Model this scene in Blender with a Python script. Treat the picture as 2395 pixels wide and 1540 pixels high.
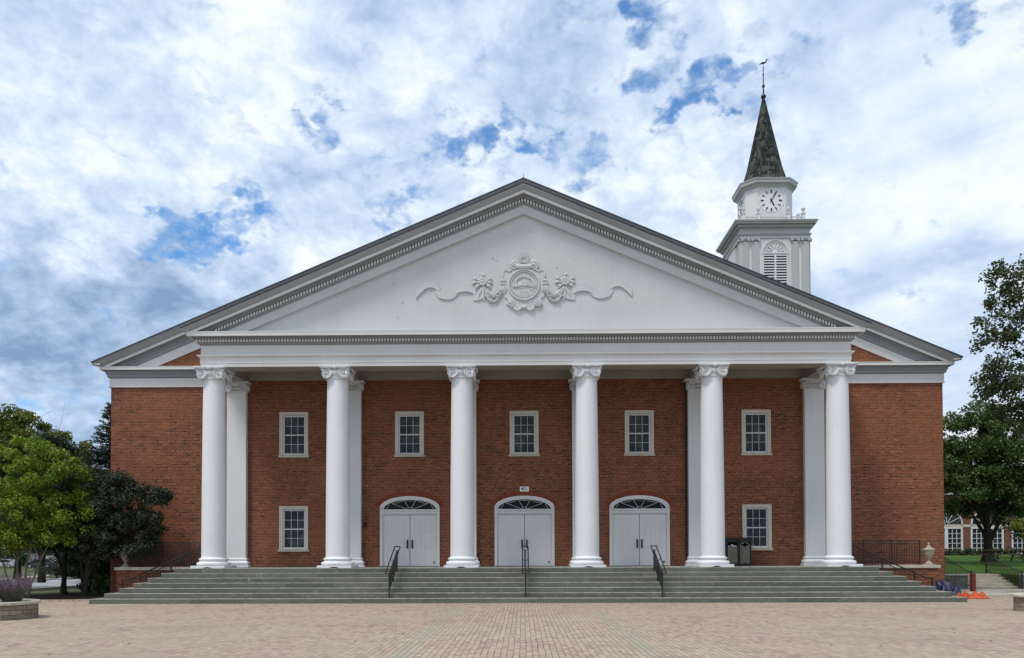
import bpy, math, random
import numpy as np
from mathutils import Vector, Matrix
SC = bpy.context.scene
for o in list(bpy.data.objects): bpy.data.objects.remove(o)
COL = SC.collection
PI = math.pi
# ------------------------------------------------------------------ camera
cam_d = bpy.data.cameras.new('camera'); cam = bpy.data.objects.new('camera', cam_d); COL.objects.link(cam)
cam_d.sensor_width = 36; cam_d.lens = 36*1900/2395; cam_d.shift_y = 498/2395; cam_d.clip_end = 3000; cam_d.clip_start = .1
yaw, pit, rol = math.atan(25.1/1900), math.radians(1.0), .003
fw = Vector((-math.sin(yaw)*math.cos(pit), math.cos(yaw)*math.cos(pit), math.sin(pit)))
rt = Vector((math.cos(yaw), math.sin(yaw), 0)); up = rt.cross(fw)
r2 = rt*math.cos(rol)-up*math.sin(rol); u2 = up*math.cos(rol)+rt*math.sin(rol)
M = Matrix((r2, u2, -fw)).transposed().to_4x4(); M.translation = Vector((-.08, 0, 1.75))
cam.matrix_world = M; SC.camera = cam
def sky_dir(x, y):            # direction of a spot of the sky
    return (r2*((x-1197.5)/1900)+u2*((770-y+498)/1900)+fw).normalized()
SC.render.engine = 'CYCLES'
SC.view_settings.view_transform = 'Standard'; SC.view_settings.look = 'None'
SC.view_settings.exposure = 0.10; SC.view_settings.gamma = 1
SC.render.resolution_x = 1024; SC.render.resolution_y = 658
SC.cycles.max_bounces = 6; SC.cycles.diffuse_bounces = 3

# ------------------------------------------------------------------ node helper
class NT:
    def __init__(s, tree): s.t = tree; s.n = tree.nodes; s.l = tree.links
    def new(s, typ, **kw):
        n = s.n.new(typ)
        for k, v in kw.items(): setattr(n, k, v)
        return n
    def put(s, inp, v):
        if isinstance(v, bpy.types.NodeSocket): s.l.new(v, inp)
        elif v is not None: inp.default_value = v
    def math(s, op, a, b=None, c=None, clamp=False):
        n = s.new('ShaderNodeMath', operation=op, use_clamp=clamp)
        s.put(n.inputs[0], a); s.put(n.inputs[1], b)
        if c is not None: s.put(n.inputs[2], c)
        return n.outputs[0]
    def vmath(s, op, a, b=None, scale=None):
        n = s.new('ShaderNodeVectorMath', operation=op)
        s.put(n.inputs[0], a); s.put(n.inputs[1], b)
        if scale is not None: s.put(n.inputs['Scale'], scale)
        return n.outputs['Value'] if op in ('DOT_PRODUCT', 'LENGTH') else n.outputs[0]
    def mapr(s, v, a, b, c=0., d=1., smooth=True):
        n = s.new('ShaderNodeMapRange', interpolation_type='SMOOTHSTEP' if smooth else 'LINEAR')
        s.put(n.inputs[0], v)
        for i, q in enumerate((a, b, c, d)): s.put(n.inputs[i+1], q)
        return n.outputs[0]
    def mix(s, f, a, b, blend='MIX'):
        n = s.new('ShaderNodeMix', data_type='RGBA', blend_type=blend)
        s.put(n.inputs[0], f)
        for i, q in ((6, a), (7, b)):
            if isinstance(q, tuple) and len(q) == 3: q = (*q, 1)
            s.put(n.inputs[i], q)
        return n.outputs[2]
    def noise(s, vec, scale, detail=4, rough=.5, dist=0., out=0):
        n = s.new('ShaderNodeTexNoise'); s.put(n.inputs['Vector'], vec)
        n.inputs['Scale'].default_value = scale; n.inputs['Detail'].default_value = detail
        n.inputs['Roughness'].default_value = rough; n.inputs['Distortion'].default_value = dist
        return n.outputs[out]
    def ramp(s, f, stops):
        n = s.new('ShaderNodeValToRGB'); s.put(n.inputs[0], f); e = n.color_ramp.elements
        while len(e) < len(stops): e.new(.5)
        for i, (p, c) in enumerate(stops):
            e[i].position = p; e[i].color = (*c, 1) if len(c) == 3 else c
        return n.outputs[0]
    def comb(s, x, y, z):
        n = s.new('ShaderNodeCombineXYZ')
        for i, q in enumerate((x, y, z)): s.put(n.inputs[i], q)
        return n.outputs[0]
    def sep(s, v):
        n = s.new('ShaderNodeSeparateXYZ'); s.put(n.inputs[0], v); return n.outputs

# ------------------------------------------------------------------ world: blue sky with broken cloud
W = bpy.data.worlds.new('World'); SC.world = W; W.use_nodes = True
w = NT(W.node_tree); w.n.clear()
SUN_EL, SUN_AZ = math.radians(62), math.radians(-42)      # azimuth from straight behind the camera, towards the left
sky = w.new('ShaderNodeTexSky', sky_type='NISHITA'); sky.sun_disc = False
sky.sun_elevation = SUN_EL; sky.sun_rotation = math.radians(180+42); sky.air_density = 1.0; sky.dust_density = .3; sky.ozone_density = 3.0
D = w.new('ShaderNodeTexCoord').outputs['Generated']
dx, dy, dz = w.sep(D)
zz = w.math('MAXIMUM', w.math('ADD', dz, .42), .12)
P = w.comb(w.math('DIVIDE', dx, zz), w.math('DIVIDE', dy, zz), 0.)
wob = w.noise(P, 5.5, 6, .6, 0, 1)
Dw = w.vmath('NORMALIZE', w.vmath('ADD', D, w.vmath('SCALE', w.vmath('SUBTRACT', wob, (.5, .5, .5)), None, .30)))
def blobs(lst, src, op='ADD', wide=1.5):
    acc = None
    for x, y, r, k in lst:
        d0 = sky_dir(x, y)
        c = w.vmath('DOT_PRODUCT', src, tuple(d0))
        f = w.mapr(c, math.cos(r/1900*wide), 1., 0., k)
        acc = f if acc is None else w.math(op, acc, f)
    return acc
blue = blobs([(1490, 60, 55, .75), (1530, 130, 60, .72), (1560, 20, 40, .55), (1640, 228, 60, 1.), (1715, 200, 50, .9), (1440, 310, 80, .85), (1490, 330, 70, .8), (1390, 385, 80, .6), (1520, 395, 60, .5),
              (1250, 350, 62, .85), (1165, 350, 50, .8), (1070, 372, 62, .8), (990, 405, 62, .9), (915, 470, 65, .85), (870, 505, 50, .8), (960, 330, 50, .4),
              (690, 345, 45, .55), (720, 430, 60, .5), (800, 375, 60, .6), (345, 535, 55, .7), (400, 530, 55, .85), (470, 540, 60, .9), (540, 552, 60, .85), (610, 562, 60, .85), (680, 580, 45, .7),
              (2255, 105, 45, .7), (1900, 190, 50, .6), (1870, 130, 50, .4), (560, 470, 50, .5), (1290, 60, 70, .35), (1340, 270, 60, .4), (240, 930, 120, .3)], Dw, 'MAXIMUM', 1.0)
grey = blobs([(60, 40, 230, .75), (250, 60, 150, .3), (20, 640, 130, .55), (160, 700, 150, .25), (300, 620, 160, .25), (280, 420, 170, .4), (60, 900, 260, .3), (170, 800, 220, .35), (900, 130, 180, .3), (1250, 180, 200, .3),
              (2150, 120, 260, .35), (1350, 60, 150, .2), (2330, 90, 160, .4), (560, 640, 180, .3), (2150, 760, 200, .35), (1700, 330, 160, .3), (700, 330, 150, .3), (430, 640, 120, .35), (2100, 260, 120, .3), (2300, 640, 120, .25), (480, 880, 160, .3)], Dw)
lite = blobs([(80, 190, 200, .6), (60, 400, 180, .4), (420, 130, 200, .35), (620, 230, 160, .3), (2150, 400, 240, .6), (2330, 330, 180, .5), (1000, 300, 150, .25), (1500, 460, 220, .35), (800, 590, 130, .35), (1680, 540, 100, .4), (500, 610, 90, .35), (1000, 60, 160, .25), (1740, 60, 60, .3), (1380, 150, 110, .3)], Dw)
def fbm(scale, off, dist=.3, rough=.6, detail=9): return w.noise(w.vmath('ADD', P, off), scale, detail, rough, dist)
n1 = fbm(5.0, (0, 0, 0)); n2 = fbm(15., (3.1, 7.7, 1.3), .4, .6)
n3 = fbm(2.0, (13.1, .7, 4.3), .3, .5, 5)
def billow(off):
    wp = w.vmath('ADD', w.vmath('ADD', P, off), w.vmath('SCALE', w.noise(P, 9., 4, .6, 0, 1), None, .11))
    v = w.new('ShaderNodeTexVoronoi', feature='F1'); w.put(v.inputs['Vector'], wp); v.inputs['Scale'].default_value = 17.
    v.inputs['Detail'].default_value = 2.; v.inputs['Roughness'].default_value = .55; v.inputs['Lacunarity'].default_value = 2.3
    return v.outputs['Distance']
bl = billow((0, 0, 0))
streak = w.noise(w.vmath('MULTIPLY', w.vmath('ADD', P, (0, 0, 0)), (.7, 2.6, 1)), 3.4, 7, .55, .6)
dens = w.math('ADD', w.math('ADD', w.math('MULTIPLY', n1, .35), w.math('MULTIPLY', n2, .55)), w.math('MULTIPLY', bl, -.16))
cov = w.math('SUBTRACT', w.math('MULTIPLY', w.math('SUBTRACT', dens, .375), 5.2), w.math('MULTIPLY', blue, 1.18))
mask = w.math('MAXIMUM', w.mapr(cov, -1.95, -.60, .10, 1.), w.mapr(dz, .16, .06, 0., 1.))
sh = w.math('ADD', w.math('MULTIPLY', w.math('SUBTRACT', n3, .5), 1.1), w.math('ADD', w.math('MULTIPLY', grey, .75), w.math('MULTIPLY', lite, -.75)))
sh = w.math('ADD', sh, w.math('MULTIPLY', w.math('SUBTRACT', n1, .5), 2.4))
sh = w.math('ADD', sh, w.math('MULTIPLY', w.math('SUBTRACT', n2, .5), 1.8))
sh = w.math('ADD', sh, w.math('MULTIPLY', w.math('SUBTRACT', streak, .5), .7))
sh = w.math('ADD', sh, w.math('MULTIPLY', w.math('SUBTRACT', bl, .45), .45))
calm = w.mapr(w.math('DIVIDE', dx, w.math('MAXIMUM', dy, .05)), .22, .48, 0., 1.)
sh_r = w.math('ADD', w.math('MULTIPLY', w.math('SUBTRACT', w.noise(w.vmath('MULTIPLY', w.vmath('ADD', P, w.comb(0., w.math('MULTIPLY', dx, .9), 0.)), (.8, 3.4, 1)), 2.2, 5, .5, .4), .5), 2.6), w.math('ADD', w.math('ADD', w.math('MULTIPLY', grey, .7), .22), w.math('MULTIPLY', lite, -.75)))
sh = w.math('ADD', w.math('MULTIPLY', sh, w.math('SUBTRACT', 1., w.math('MULTIPLY', calm, .75))), w.math('MULTIPLY', sh_r, w.math('MULTIPLY', calm, .75)))
shade = w.mapr(sh, -1.0, 1.6, 0., 1., False)
ccol = w.ramp(shade, [(0, (1.0, 1.0, 1.0)), (.32, (.83, .90, .965)), (.50, (.62, .735, .90)), (.72, (.42, .545, .75)), (1, (.22, .33, .52))])
blue_c = w.vmath('MULTIPLY', sky.outputs[0], (.42, 1.02, 1.40))
b1 = w.new('ShaderNodeBackground'); w.put(b1.inputs[0], blue_c); b1.inputs[1].default_value = .12
b2 = w.new('ShaderNodeBackground'); w.put(b2.inputs[0], ccol); b2.inputs[1].default_value = 1.02
ms = w.new('ShaderNodeMixShader'); w.put(ms.inputs[0], mask); w.l.new(b1.outputs[0], ms.inputs[1]); w.l.new(b2.outputs[0], ms.inputs[2])
wo = w.new('ShaderNodeOutputWorld'); w.l.new(ms.outputs[0], wo.inputs[0])
W.cycles.sampling_method = 'MANUAL'; W.cycles.sample_map_resolution = 512
# ------------------------------------------------------------------ sun behind thin cloud
sl = bpy.data.lights.new('sun', 'SUN'); sl.energy = 2.5; sl.angle = math.radians(12); sl.color = (1, .95, .87)
so = bpy.data.objects.new('sun', sl); COL.objects.link(so)
sd = Vector((math.sin(SUN_AZ)*math.cos(SUN_EL), -math.cos(SUN_AZ)*math.cos(SUN_EL), math.sin(SUN_EL)))
so.rotation_euler = sd.to_track_quat('Z', 'Y').to_euler(); so.location = (0, 0, 60)

# ------------------------------------------------------------------ materials
MAT = {}
def mat(name, fn):
    m = bpy.data.materials.new(name); m.use_nodes = True; t = NT(m.node_tree); t.n.clear()
    out = t.new('ShaderNodeOutputMaterial'); b = t.new('ShaderNodeBsdfPrincipled'); t.l.new(b.outputs[0], out.inputs[0])
    b.inputs['Roughness'].default_value = .7; b.inputs['Specular IOR Level'].default_value = .3
    t.out = out; fn(t, b); MAT[name] = m; return m
def pos(t): return t.new('ShaderNodeNewGeometry').outputs['Position']
def bump(t, b, h, strength=.3, dist=.02):
    n = t.new('ShaderNodeBump'); n.inputs['Strength'].default_value = strength; n.inputs['Distance'].default_value = dist
    t.put(n.inputs['Height'], h); t.l.new(n.outputs[0], b.inputs['Normal'])
def simple(col, var=.12, scale=3., rough=.6, spec=.3, metal=0., bmp=0.):
    def f(t, b):
        p = pos(t); n = t.noise(p, scale, 6, .6)
        k = t.mapr(n, .3, .7, 1-var, 1+var, False)
        c = t.vmath('SCALE', (*col[:3],), None, k)
        t.put(b.inputs['Base Color'], c); b.inputs['Roughness'].default_value = rough
        b.inputs['Specular IOR Level'].default_value = spec; b.inputs['Metallic'].default_value = metal
        if bmp: bump(t, b, t.noise(p, scale*12, 4, .6), bmp, .01)
    return f
def paint(col, dirt=.3, streak=.5):
    def f(t, b):
        p = pos(t)
        g = t.noise(p, .7, 5, .6); s_ = t.noise(t.vmath('MULTIPLY', p, (5, 5, .35)), 1.3, 6, .65)
        fine = t.noise(p, 22, 4, .6)
        k = t.math('ADD', t.math('MULTIPLY', t.mapr(g, .35, .7, 0, 1), dirt*.35), t.math('MULTIPLY', t.mapr(s_, .5, .78, 0, 1), streak*.35))
        c = t.mix(k, col, (col[0]*.55, col[1]*.56, col[2]*.52))
        c = t.mix(t.mapr(fine, .3, .7, 0, .16), c, (col[0]*.7, col[1]*.7, col[2]*.7))
        t.put(b.inputs['Base Color'], c); b.inputs['Roughness'].default_value = .55
        bump(t, b, t.math('ADD', t.noise(p, 9, 5, .6), t.math('MULTIPLY', fine, .5)), .12, .02)
    return f
def brick(cols, mortar, bw=.2032, rh=.0677, msize=.008, dark=.1, hue=(1, 1, 1)):
    def f(t, b):
        p = pos(t); x, y, z = t.sep(p)
        v = t.comb(t.math('ADD', x, y), z, 0.)
        def bt(c1, c2, m, width=bw, off=.5):
            n = t.new('ShaderNodeTexBrick'); t.put(n.inputs['Vector'], v); n.offset = off
            n.inputs['Color1'].default_value = (*c1, 1); n.inputs['Color2'].default_value = (*c2, 1); n.inputs['Mortar'].default_value = (*m, 1)
            n.inputs['Scale'].default_value = 1; n.inputs['Mortar Size'].default_value = msize*.55; n.inputs['Mortar Smooth'].default_value = .15
            n.inputs['Brick Width'].default_value = width; n.inputs['Row Height'].default_value = rh; n.inputs['Bias'].default_value = 0
            return n
        r = bt((0, 0, 0), (1, 1, 1), (.5, .5, .5))
        rh_ = bt((0, 0, 0), (1, 1, 1), (.5, .5, .5), bw/2)
        six = t.math('FRACT', t.math('DIVIDE', t.math('FLOOR', t.math('DIVIDE', z, rh)), 6.)) # every sixth course is headers
        ish = t.math('LESS_THAN', six, .12)
        rnd = t.mix(ish, r.outputs[0], rh_.outputs[0]); mf = t.math('ADD', t.math('MULTIPLY', r.outputs[1], t.math('SUBTRACT', 1., ish)), t.math('MULTIPLY', rh_.outputs[1], ish))
        # rows of a different firing, and clumps
        rown = t.noise(t.comb(t.math('MULTIPLY', t.math('ADD', x, y), 1.7), t.math('MULTIPLY', t.math('FLOOR', t.math('DIVIDE', z, rh)), 2.37), 0.), 1.0, 3, .6)
        big = t.noise(p, .45, 4, .6)
        c = t.ramp(rnd, [(0, cols[0]), (dark, cols[0]), (dark+.05, cols[1]), (.7, cols[2]), (1, cols[3])])
        c = t.mix(t.mapr(rown, .35, .68, 0, .55), c, cols[1])
        c = t.mix(t.mapr(rown, .66, .70, 0, .7), c, cols[0])
        c = t.mix(t.mapr(big, .4, .68, 0, .35), c, cols[3])
        c = t.mix(t.mapr(t.noise(t.vmath('MULTIPLY', p, (2.6, 2.6, .3)), .8, 5, .6), .55, .75, 0, .3), c, cols[0])
        c = t.mix(t.math('MULTIPLY', t.mapr(z, 2.4, 1.2, 0., 1.), t.mapr(t.noise(t.vmath('MULTIPLY', p, (1, 1, .6)), 1.6, 5, .65), .42, .62, 0, .55)), c, cols[0])   # rising damp
        c = t.mix(t.mapr(t.noise(t.vmath('MULTIPLY', p, (1.8, 1.8, .25)), 1.3, 6, .7), .60, .78, 0, .28), c, mortar)                      # pale salts washed down the wall
        c = t.mix(mf, c, mortar)
        t.put(b.inputs['Base Color'], c); b.inputs['Roughness'].default_value = .85; b.inputs['Specular IOR Level'].default_value = .15
        bump(t, b, t.math('ADD', t.math('MULTIPLY', mf, -1.), t.math('MULTIPLY', t.noise(p, 60, 3, .6), .5)), .5, .006)
    return f
BR = [(.032, .014, .010), (.115, .034, .017), (.180, .050, .024), (.280, .092, .044)]
mat('brick', brick(BR, (.32, .195, .13), msize=.0115, dark=.09))
mat('brick_arch', simple((.20, .055, .030), .3, 6, .85, .15, 0, .4))
mat('brick_far', brick([(.06, .022, .015), (.14, .045, .028), (.17, .06, .036), (.2, .08, .05)], (.22, .17, .13)))
mat('white', paint((.64, .64, .63), .35, .45))
mat('white_col', paint((.70, .715, .73), .3, .45))
mat('trim', paint((.44, .45, .44), .45, .6))
mat('trim_old', paint((.52, .53, .52), .8, .9))
mat('stucco', paint((.53, .55, .555), .4, .4))
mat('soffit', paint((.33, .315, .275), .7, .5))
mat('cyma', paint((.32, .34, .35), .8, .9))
mat('bed', paint((.25, .275, .29), .6, .6))  # white trim darkened: the shade under the cornices is put into this colour
mat('door_white', paint((.67, .665, .66), .25, .3))
mat('frame_white', paint((.66, .66, .66), .6, .7))
mat('frame_cream', paint((.60, .56, .48), .6, .8))
mat('sill_stone', simple((.46, .41, .34), .2, 5, .85, .2, 0, .3))
mat('black_metal', simple((.012, .012, .013), .3, 8, .45, .4, 0, .15))
mat('roof_dark', simple((.035, .04, .048), .4, 5, .5, .4))
mat('bin_black', simple((.014, .014, .015), .3, 6, .5, .4))
mat('bin_taupe', simple((.13, .12, .095), .22, 9, .6, .3, 0, .2))
mat('litter', simple((.75, .75, .74), .15, 20, .6))
mat('rust_red', simple((.16, .022, .014), .35, 14, .6, .4, 0, .2))
mat('blue_tarp', simple((.006, .012, .05), .4, 8, .4, .5, 0, .6))
mat('orange_mesh', simple((.48, .07, .01), .25, 16, .55, .4, 0, .5))
mat('urn_stone', simple((.34, .31, .25), .35, 16, .9, .15, 0, .5))
mat('sign_white', simple((.8, .8, .78), .05, 5, .4))
mat('sign_black', simple((.015, .015, .015), .1, 5, .5))
mat('brass_dark', simple((.02, .018, .016), .2, 9, .35, .5, .5))
mat('louvre_dark', simple((.012, .012, .014), .1, 4, .8))
mat('bark', simple((.028, .023, .018), .4, 9, .95, .1, 0, .8))
mat('bark_grey', simple((.13, .12, .09), .4, 9, .95, .1, 0, .8))
mat('soil', simple((.035, .026, .019), .4, 12, .95, .1, 0, .8))
mat('siding', simple((.62, .64, .66), .1, 2, .7))
mat('roof_shingle', simple((.10, .10, .105), .3, 6, .9))
mat('car_paint_dark', simple((.018, .022, .032), .1, 2, .25, .6))
mat('car_paint_silver', simple((.40, .42, .44), .08, 2, .3, .6, .4))
mat('tyre', simple((.015, .015, .015), .1, 8, .8))
mat('kerb', simple((.42, .40, .36), .2, 3, .9, .2, 0, .3))
mat('asphalt', simple((.30, .31, .33), .14, 1.4, .9, .2, 0, .2))
mat('path_light', simple((.36, .33, .27), .2, 2, .9, .2, 0, .3))
mat('bench_wood', simple((.10, .085, .065), .3, 6, .85, .2, 0, .4))
def glass(t, b):
    p = pos(t); x, y, z = t.sep(p)
    n = t.noise(t.vmath('MULTIPLY', p, (1.2, 1.2, .9)), 1.7, 2, .5)
    t.put(b.inputs['Base Color'], t.ramp(n, [(.35, (.003, .004, .005)), (.55, (.010, .017, .019)), (.7, (.05, .06, .06))]))
    b.inputs['Roughness'].default_value = .12; b.inputs['Specular IOR Level'].default_value = .26
    bump(t, b, t.noise(p, 1.3, 2, .5), .12, .05)
mat('glass', glass)
mat('glass_black', simple((.004, .004, .005), .1, 2, .25, .15))
def steps_stone(t, b):
    p = pos(t); x, y, z = t.sep(p)
    v = t.comb(t.math('ADD', x, y), z, 0.)
    n = t.new('ShaderNodeTexBrick'); t.put(n.inputs['Vector'], v); n.offset = .37; n.offset_frequency = 2
    n.inputs['Color1'].default_value = (0, 0, 0, 1); n.inputs['Color2'].default_value = (1, 1, 1, 1); n.inputs['Mortar'].default_value = (0, 0, 0, 1)
    n.inputs['Scale'].default_value = 1; n.inputs['Mortar Size'].default_value = .005; n.inputs['Brick Width'].default_value = 1.85; n.inputs['Row Height'].default_value = .184
    big = t.noise(p, .8, 6, .65); fine = t.noise(p, 26, 6, .7); sm = t.noise(t.vmath('MULTIPLY', p, (1.4, 1, 3)), 3.2, 7, .7)
    c = t.mix(n.outputs[0], (.100, .104, .082), (.170, .174, .14))
    c = t.mix(t.mapr(big, .4, .65, 0, .55), c, (.10, .108, .078))
    c = t.mix(t.mapr(sm, .5, .72, 0, .5), c, (.25, .25, .21))
    c = t.mix(t.mapr(fine, .35, .7, 0, .5), c, (.11, .11, .095))
    pt = t.noise(t.vmath('ADD', p, (4, 9, 2)), 1.1, 5, .75)
    c = t.mix(t.mapr(pt, .64, .72, 0, .5), c, (.40, .40, .38))                # pale repair mortar and salt stains
    c = t.mix(t.math('MULTIPLY', n.outputs[1], .8), c, (.07, .07, .06))
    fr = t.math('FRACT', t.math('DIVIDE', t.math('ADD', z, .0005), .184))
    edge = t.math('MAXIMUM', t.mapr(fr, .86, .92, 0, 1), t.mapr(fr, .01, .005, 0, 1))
    c = t.mix(t.math('MULTIPLY', edge, t.mapr(sm, .3, .6, .2, .75)), c, (.34, .34, .30))          # light caught by treads and nosings, painted in as a paler colour
    t.put(b.inputs['Base Color'], c); b.inputs['Roughness'].default_value = .9; b.inputs['Specular IOR Level'].default_value = .15
    bump(t, b, t.math('ADD', fine, t.math('MULTIPLY', sm, 1.5)), .5, .01)
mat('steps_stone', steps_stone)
def pavers(t, b):
    p = pos(t); x, y, z = t.sep(p)
    def bt(vec, bw, rh, ms):
        n = t.new('ShaderNodeTexBrick'); t.put(n.inputs['Vector'], vec); n.offset = .5
        n.inputs['Color1'].default_value = (0, 0, 0, 1); n.inputs['Color2'].default_value = (1, 1, 1, 1); n.inputs['Mortar'].default_value = (.5, .5, .5, 1)
        n.inputs['Scale'].default_value = 1; n.inputs['Mortar Size'].default_value = ms; n.inputs['Mortar Smooth'].default_value = .3
        n.inputs['Brick Width'].default_value = bw; n.inputs['Row Height'].default_value = rh
        return n
    wv = t.vmath('ADD', p, t.vmath('SCALE', t.noise(p, .9, 3, .5, 0, 1), None, .05))
    wx, wy, wz = t.sep(wv)
    n = bt(t.comb(wy, wx, 0.), .23, .115, .0065)
    big = t.noise(p, .35, 5, .65); mid = t.noise(p, 2.3, 5, .6); fine = t.noise(p, 60, 5, .7)
    c = t.ramp(n.outputs[0], [(0, (.27, .20, .16)), (.35, (.355, .275, .22)), (.7, (.41, .315, .26)), (1, (.45, .375, .29))])
    c = t.mix(t.mapr(big, .38, .66, 0, .45), c, (.47, .41, .29))
    c = t.mix(t.mapr(mid, .45, .75, 0, .4), c, (.40, .285, .25))
    ax = t.math('ABSOLUTE', x)
    bx = t.math('ABSOLUTE', t.math('SUBTRACT', t.math('ADD', ax, t.math('MULTIPLY', t.math('SUBTRACT', mid, .5), .1)), 2.25))
    band = t.mapr(bx, .13, .20, 1., 0.)
    c = t.mix(t.math('MULTIPLY', band, t.mapr(big, .36, .60, .02, .6)), c, (.32, .335, .26))
    c = t.mix(t.mapr(fine, .3, .75, 0, .35), c, (.20, .155, .125))
    jn = t.noise(p, 1.1, 5, .65)
    c = t.mix(t.math('MULTIPLY', n.outputs[1], t.mapr(jn, .3, .6, .35, 1.)), c, (.085, .06, .045))
    # grime close to the foot of the steps and under the trees
    st = t.noise(p, .18, 5, .7)
    c = t.mix(t.mapr(st, .50, .68, 0, .5), c, (.24, .19, .155))
    gum = t.new('ShaderNodeTexVoronoi'); t.put(gum.inputs['Vector'], p); gum.inputs['Scale'].default_value = 1.1
    c = t.mix(t.mapr(gum.outputs['Distance'], .05, .035, 0., .55), c, (.10, .085, .075))
    t.put(b.inputs['Base Color'], c); b.inputs['Roughness'].default_value = .85; b.inputs['Specular IOR Level'].default_value = .2
    bump(t, b, t.math('ADD', t.math('MULTIPLY', n.outputs[1], -1.), t.math('MULTIPLY', fine, .6)), .6, .008)
mat('pavers', pavers)
def grass(t, b):
    p = pos(t)
    n = t.noise(p, .5, 6, .6); f = t.noise(t.vmath('MULTIPLY', p, (8, 8, 1)), 3, 5, .7)
    c = t.ramp(n, [(.3, (.04, .085, .014)), (.6, (.065, .13, .022)), (.8, (.11, .15, .04))])
    c = t.mix(t.mapr(f, .4, .7, 0, .5), c, (.03, .06, .012))
    t.put(b.inputs['Base Color'], c); b.inputs['Roughness'].default_value = .95; b.inputs['Specular IOR Level'].default_value = .1
    bump(t, b, f, 1., .06)
mat('grass', grass)
mat('field', simple((.085, .10, .05), .35, .3, .95, .1, 0, .4))
def planter_stone(t, b):
    p = t.new('ShaderNodeTexCoord').outputs['Object']; x, y, z = t.sep(p)
    ang = t.math('ARCTAN2', y, x)
    v = t.comb(t.math('MULTIPLY', ang, 1.3), z, 0.)
    n = t.new('ShaderNodeTexBrick'); t.put(n.inputs['Vector'], v)
    n.inputs['Color1'].default_value = (0, 0, 0, 1); n.inputs['Color2'].default_value = (1, 1, 1, 1); n.inputs['Mortar'].default_value = (0, 0, 0, 1)
    n.inputs['Scale'].default_value = 1; n.inputs['Mortar Size'].default_value = .006; n.inputs['Brick Width'].default_value = .36; n.inputs['Row Height'].default_value = .135
    f = t.noise(p, 14, 6, .7)
    c = t.ramp(n.outputs[0], [(0, (.20, .165, .12)), (.5, (.27, .22, .165)), (1, (.34, .29, .22))])
    c = t.mix(t.mapr(f, .35, .7, 0, .5), c, (.14, .12, .09))
    c = t.mix(n.outputs[1], c, (.07, .06, .045))
    t.put(b.inputs['Base Color'], c); b.inputs['Roughness'].default_value = .95
    bump(t, b, t.math('ADD', t.math('MULTIPLY', n.outputs[1], -1.), f), .8, .02)
mat('planter_stone', planter_stone)
mat('planter_cap', simple((.50, .45, .36), .25, 10, .9, .2, 0, .5))
def copper(t, b):
    p = pos(t); x, y, z = t.sep(p)
    n = t.new('ShaderNodeTexBrick'); t.put(n.inputs['Vector'], t.comb(t.math('ADD', x, t.math('MULTIPLY', y, .7)), z, 0.)); n.offset = .5
    n.inputs['Color1'].default_value = (0, 0, 0, 1); n.inputs['Color2'].default_value = (1, 1, 1, 1); n.inputs['Mortar'].default_value = (0, 0, 0, 1)
    n.inputs['Scale'].default_value = 1; n.inputs['Mortar Size'].default_value = .02; n.inputs['Brick Width'].default_value = .8; n.inputs['Row Height'].default_value = .85
    s_ = t.noise(t.vmath('MULTIPLY', p, (5.5, 5.5, .45)), 1.1, 6, .7)
    s2 = t.noise(p, 1.2, 5, .6)
    row = t.math('FRACT', t.math('DIVIDE', z, .85))
    k = t.math('ADD', t.math('ADD', t.math('MULTIPLY', s_, .7), t.math('MULTIPLY', s2, .45)), t.math('MULTIPLY', t.math('SUBTRACT', row, .5), .07))
    c = t.mix(t.math('MULTIPLY', n.outputs[0], .6), (.055, .06, .052), (.115, .12, .10))
    c = t.mix(t.mapr(s2, .5, .7, 0, .5), c, (.07, .13, .10))
    c = t.mix(t.mapr(k, .53, .60, 0, .93), c, (.007, .012, .013))
    c = t.mix(t.math('MULTIPLY', n.outputs[1], .35), c, (.02, .025, .022))
    t.put(b.inputs['Base Color'], c); b.inputs['Roughness'].default_value = .8; b.inputs['Specular IOR Level'].default_value = .12
mat('copper', copper)
def retaining(t, b):
    p = pos(t)
    v = t.new('ShaderNodeTexVoronoi'); t.put(v.inputs['Vector'], t.vmath('MULTIPLY', p, (1, 1, 1.8))); v.inputs['Scale'].default_value = 2.6
    n = t.noise(p, 9, 6, .7)
    c = t.mix(t.mapr(n, .3, .7, 0, 1), (.10, .10, .085), (.24, .23, .20))
    c = t.mix(t.math('MULTIPLY', v.outputs['Distance'], .6), c, (.05, .05, .04))
    t.put(b.inputs['Base Color'], c); b.inputs['Roughness'].default_value = .95; bump(t, b, n, .8, .05)
mat('retaining', retaining)
def leafm(c1, c2, c3, trans=.3):
    def f(t, b):
        g = t.new('ShaderNodeNewGeometry'); r = g.outputs['Random Per Island']
        n = t.noise(g.outputs['Position'], .9, 4, .6)
        c = t.ramp(r, [(0, c1), (.55, c2), (1, c3)])
        c = t.mix(t.mapr(n, .4, .7, 0, .6), c, c1)
        t.put(b.inputs['Base Color'], c); b.inputs['Roughness'].default_value = .6; b.inputs['Specular IOR Level'].default_value = .35
        tr = t.new('ShaderNodeBsdfTranslucent'); t.put(tr.inputs[0], c)
        ms = t.new('ShaderNodeMixShader'); ms.inputs[0].default_value = trans
        t.l.new(b.outputs[0], ms.inputs[1]); t.l.new(tr.outputs[0], ms.inputs[2]); t.l.new(ms.outputs[0], t.out.inputs[0])
    return f
mat('leaf_bright', leafm((.065, .14, .010), (.155, .26, .018), (.40, .42, .055), .4))
mat('leaf_olive', leafm((.06, .09, .012), (.12, .15, .018), (.18, .20, .03)))
mat('leaf_dark', leafm((.014, .034, .012), (.028, .058, .018), (.065, .11, .04), .2))
mat('leaf_purple', leafm((.018, .028, .015), (.032, .046, .022), (.085, .095, .045), .2))
mat('leaf_mid', leafm((.03, .065, .014), (.06, .12, .022), (.15, .21, .06)))
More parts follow.
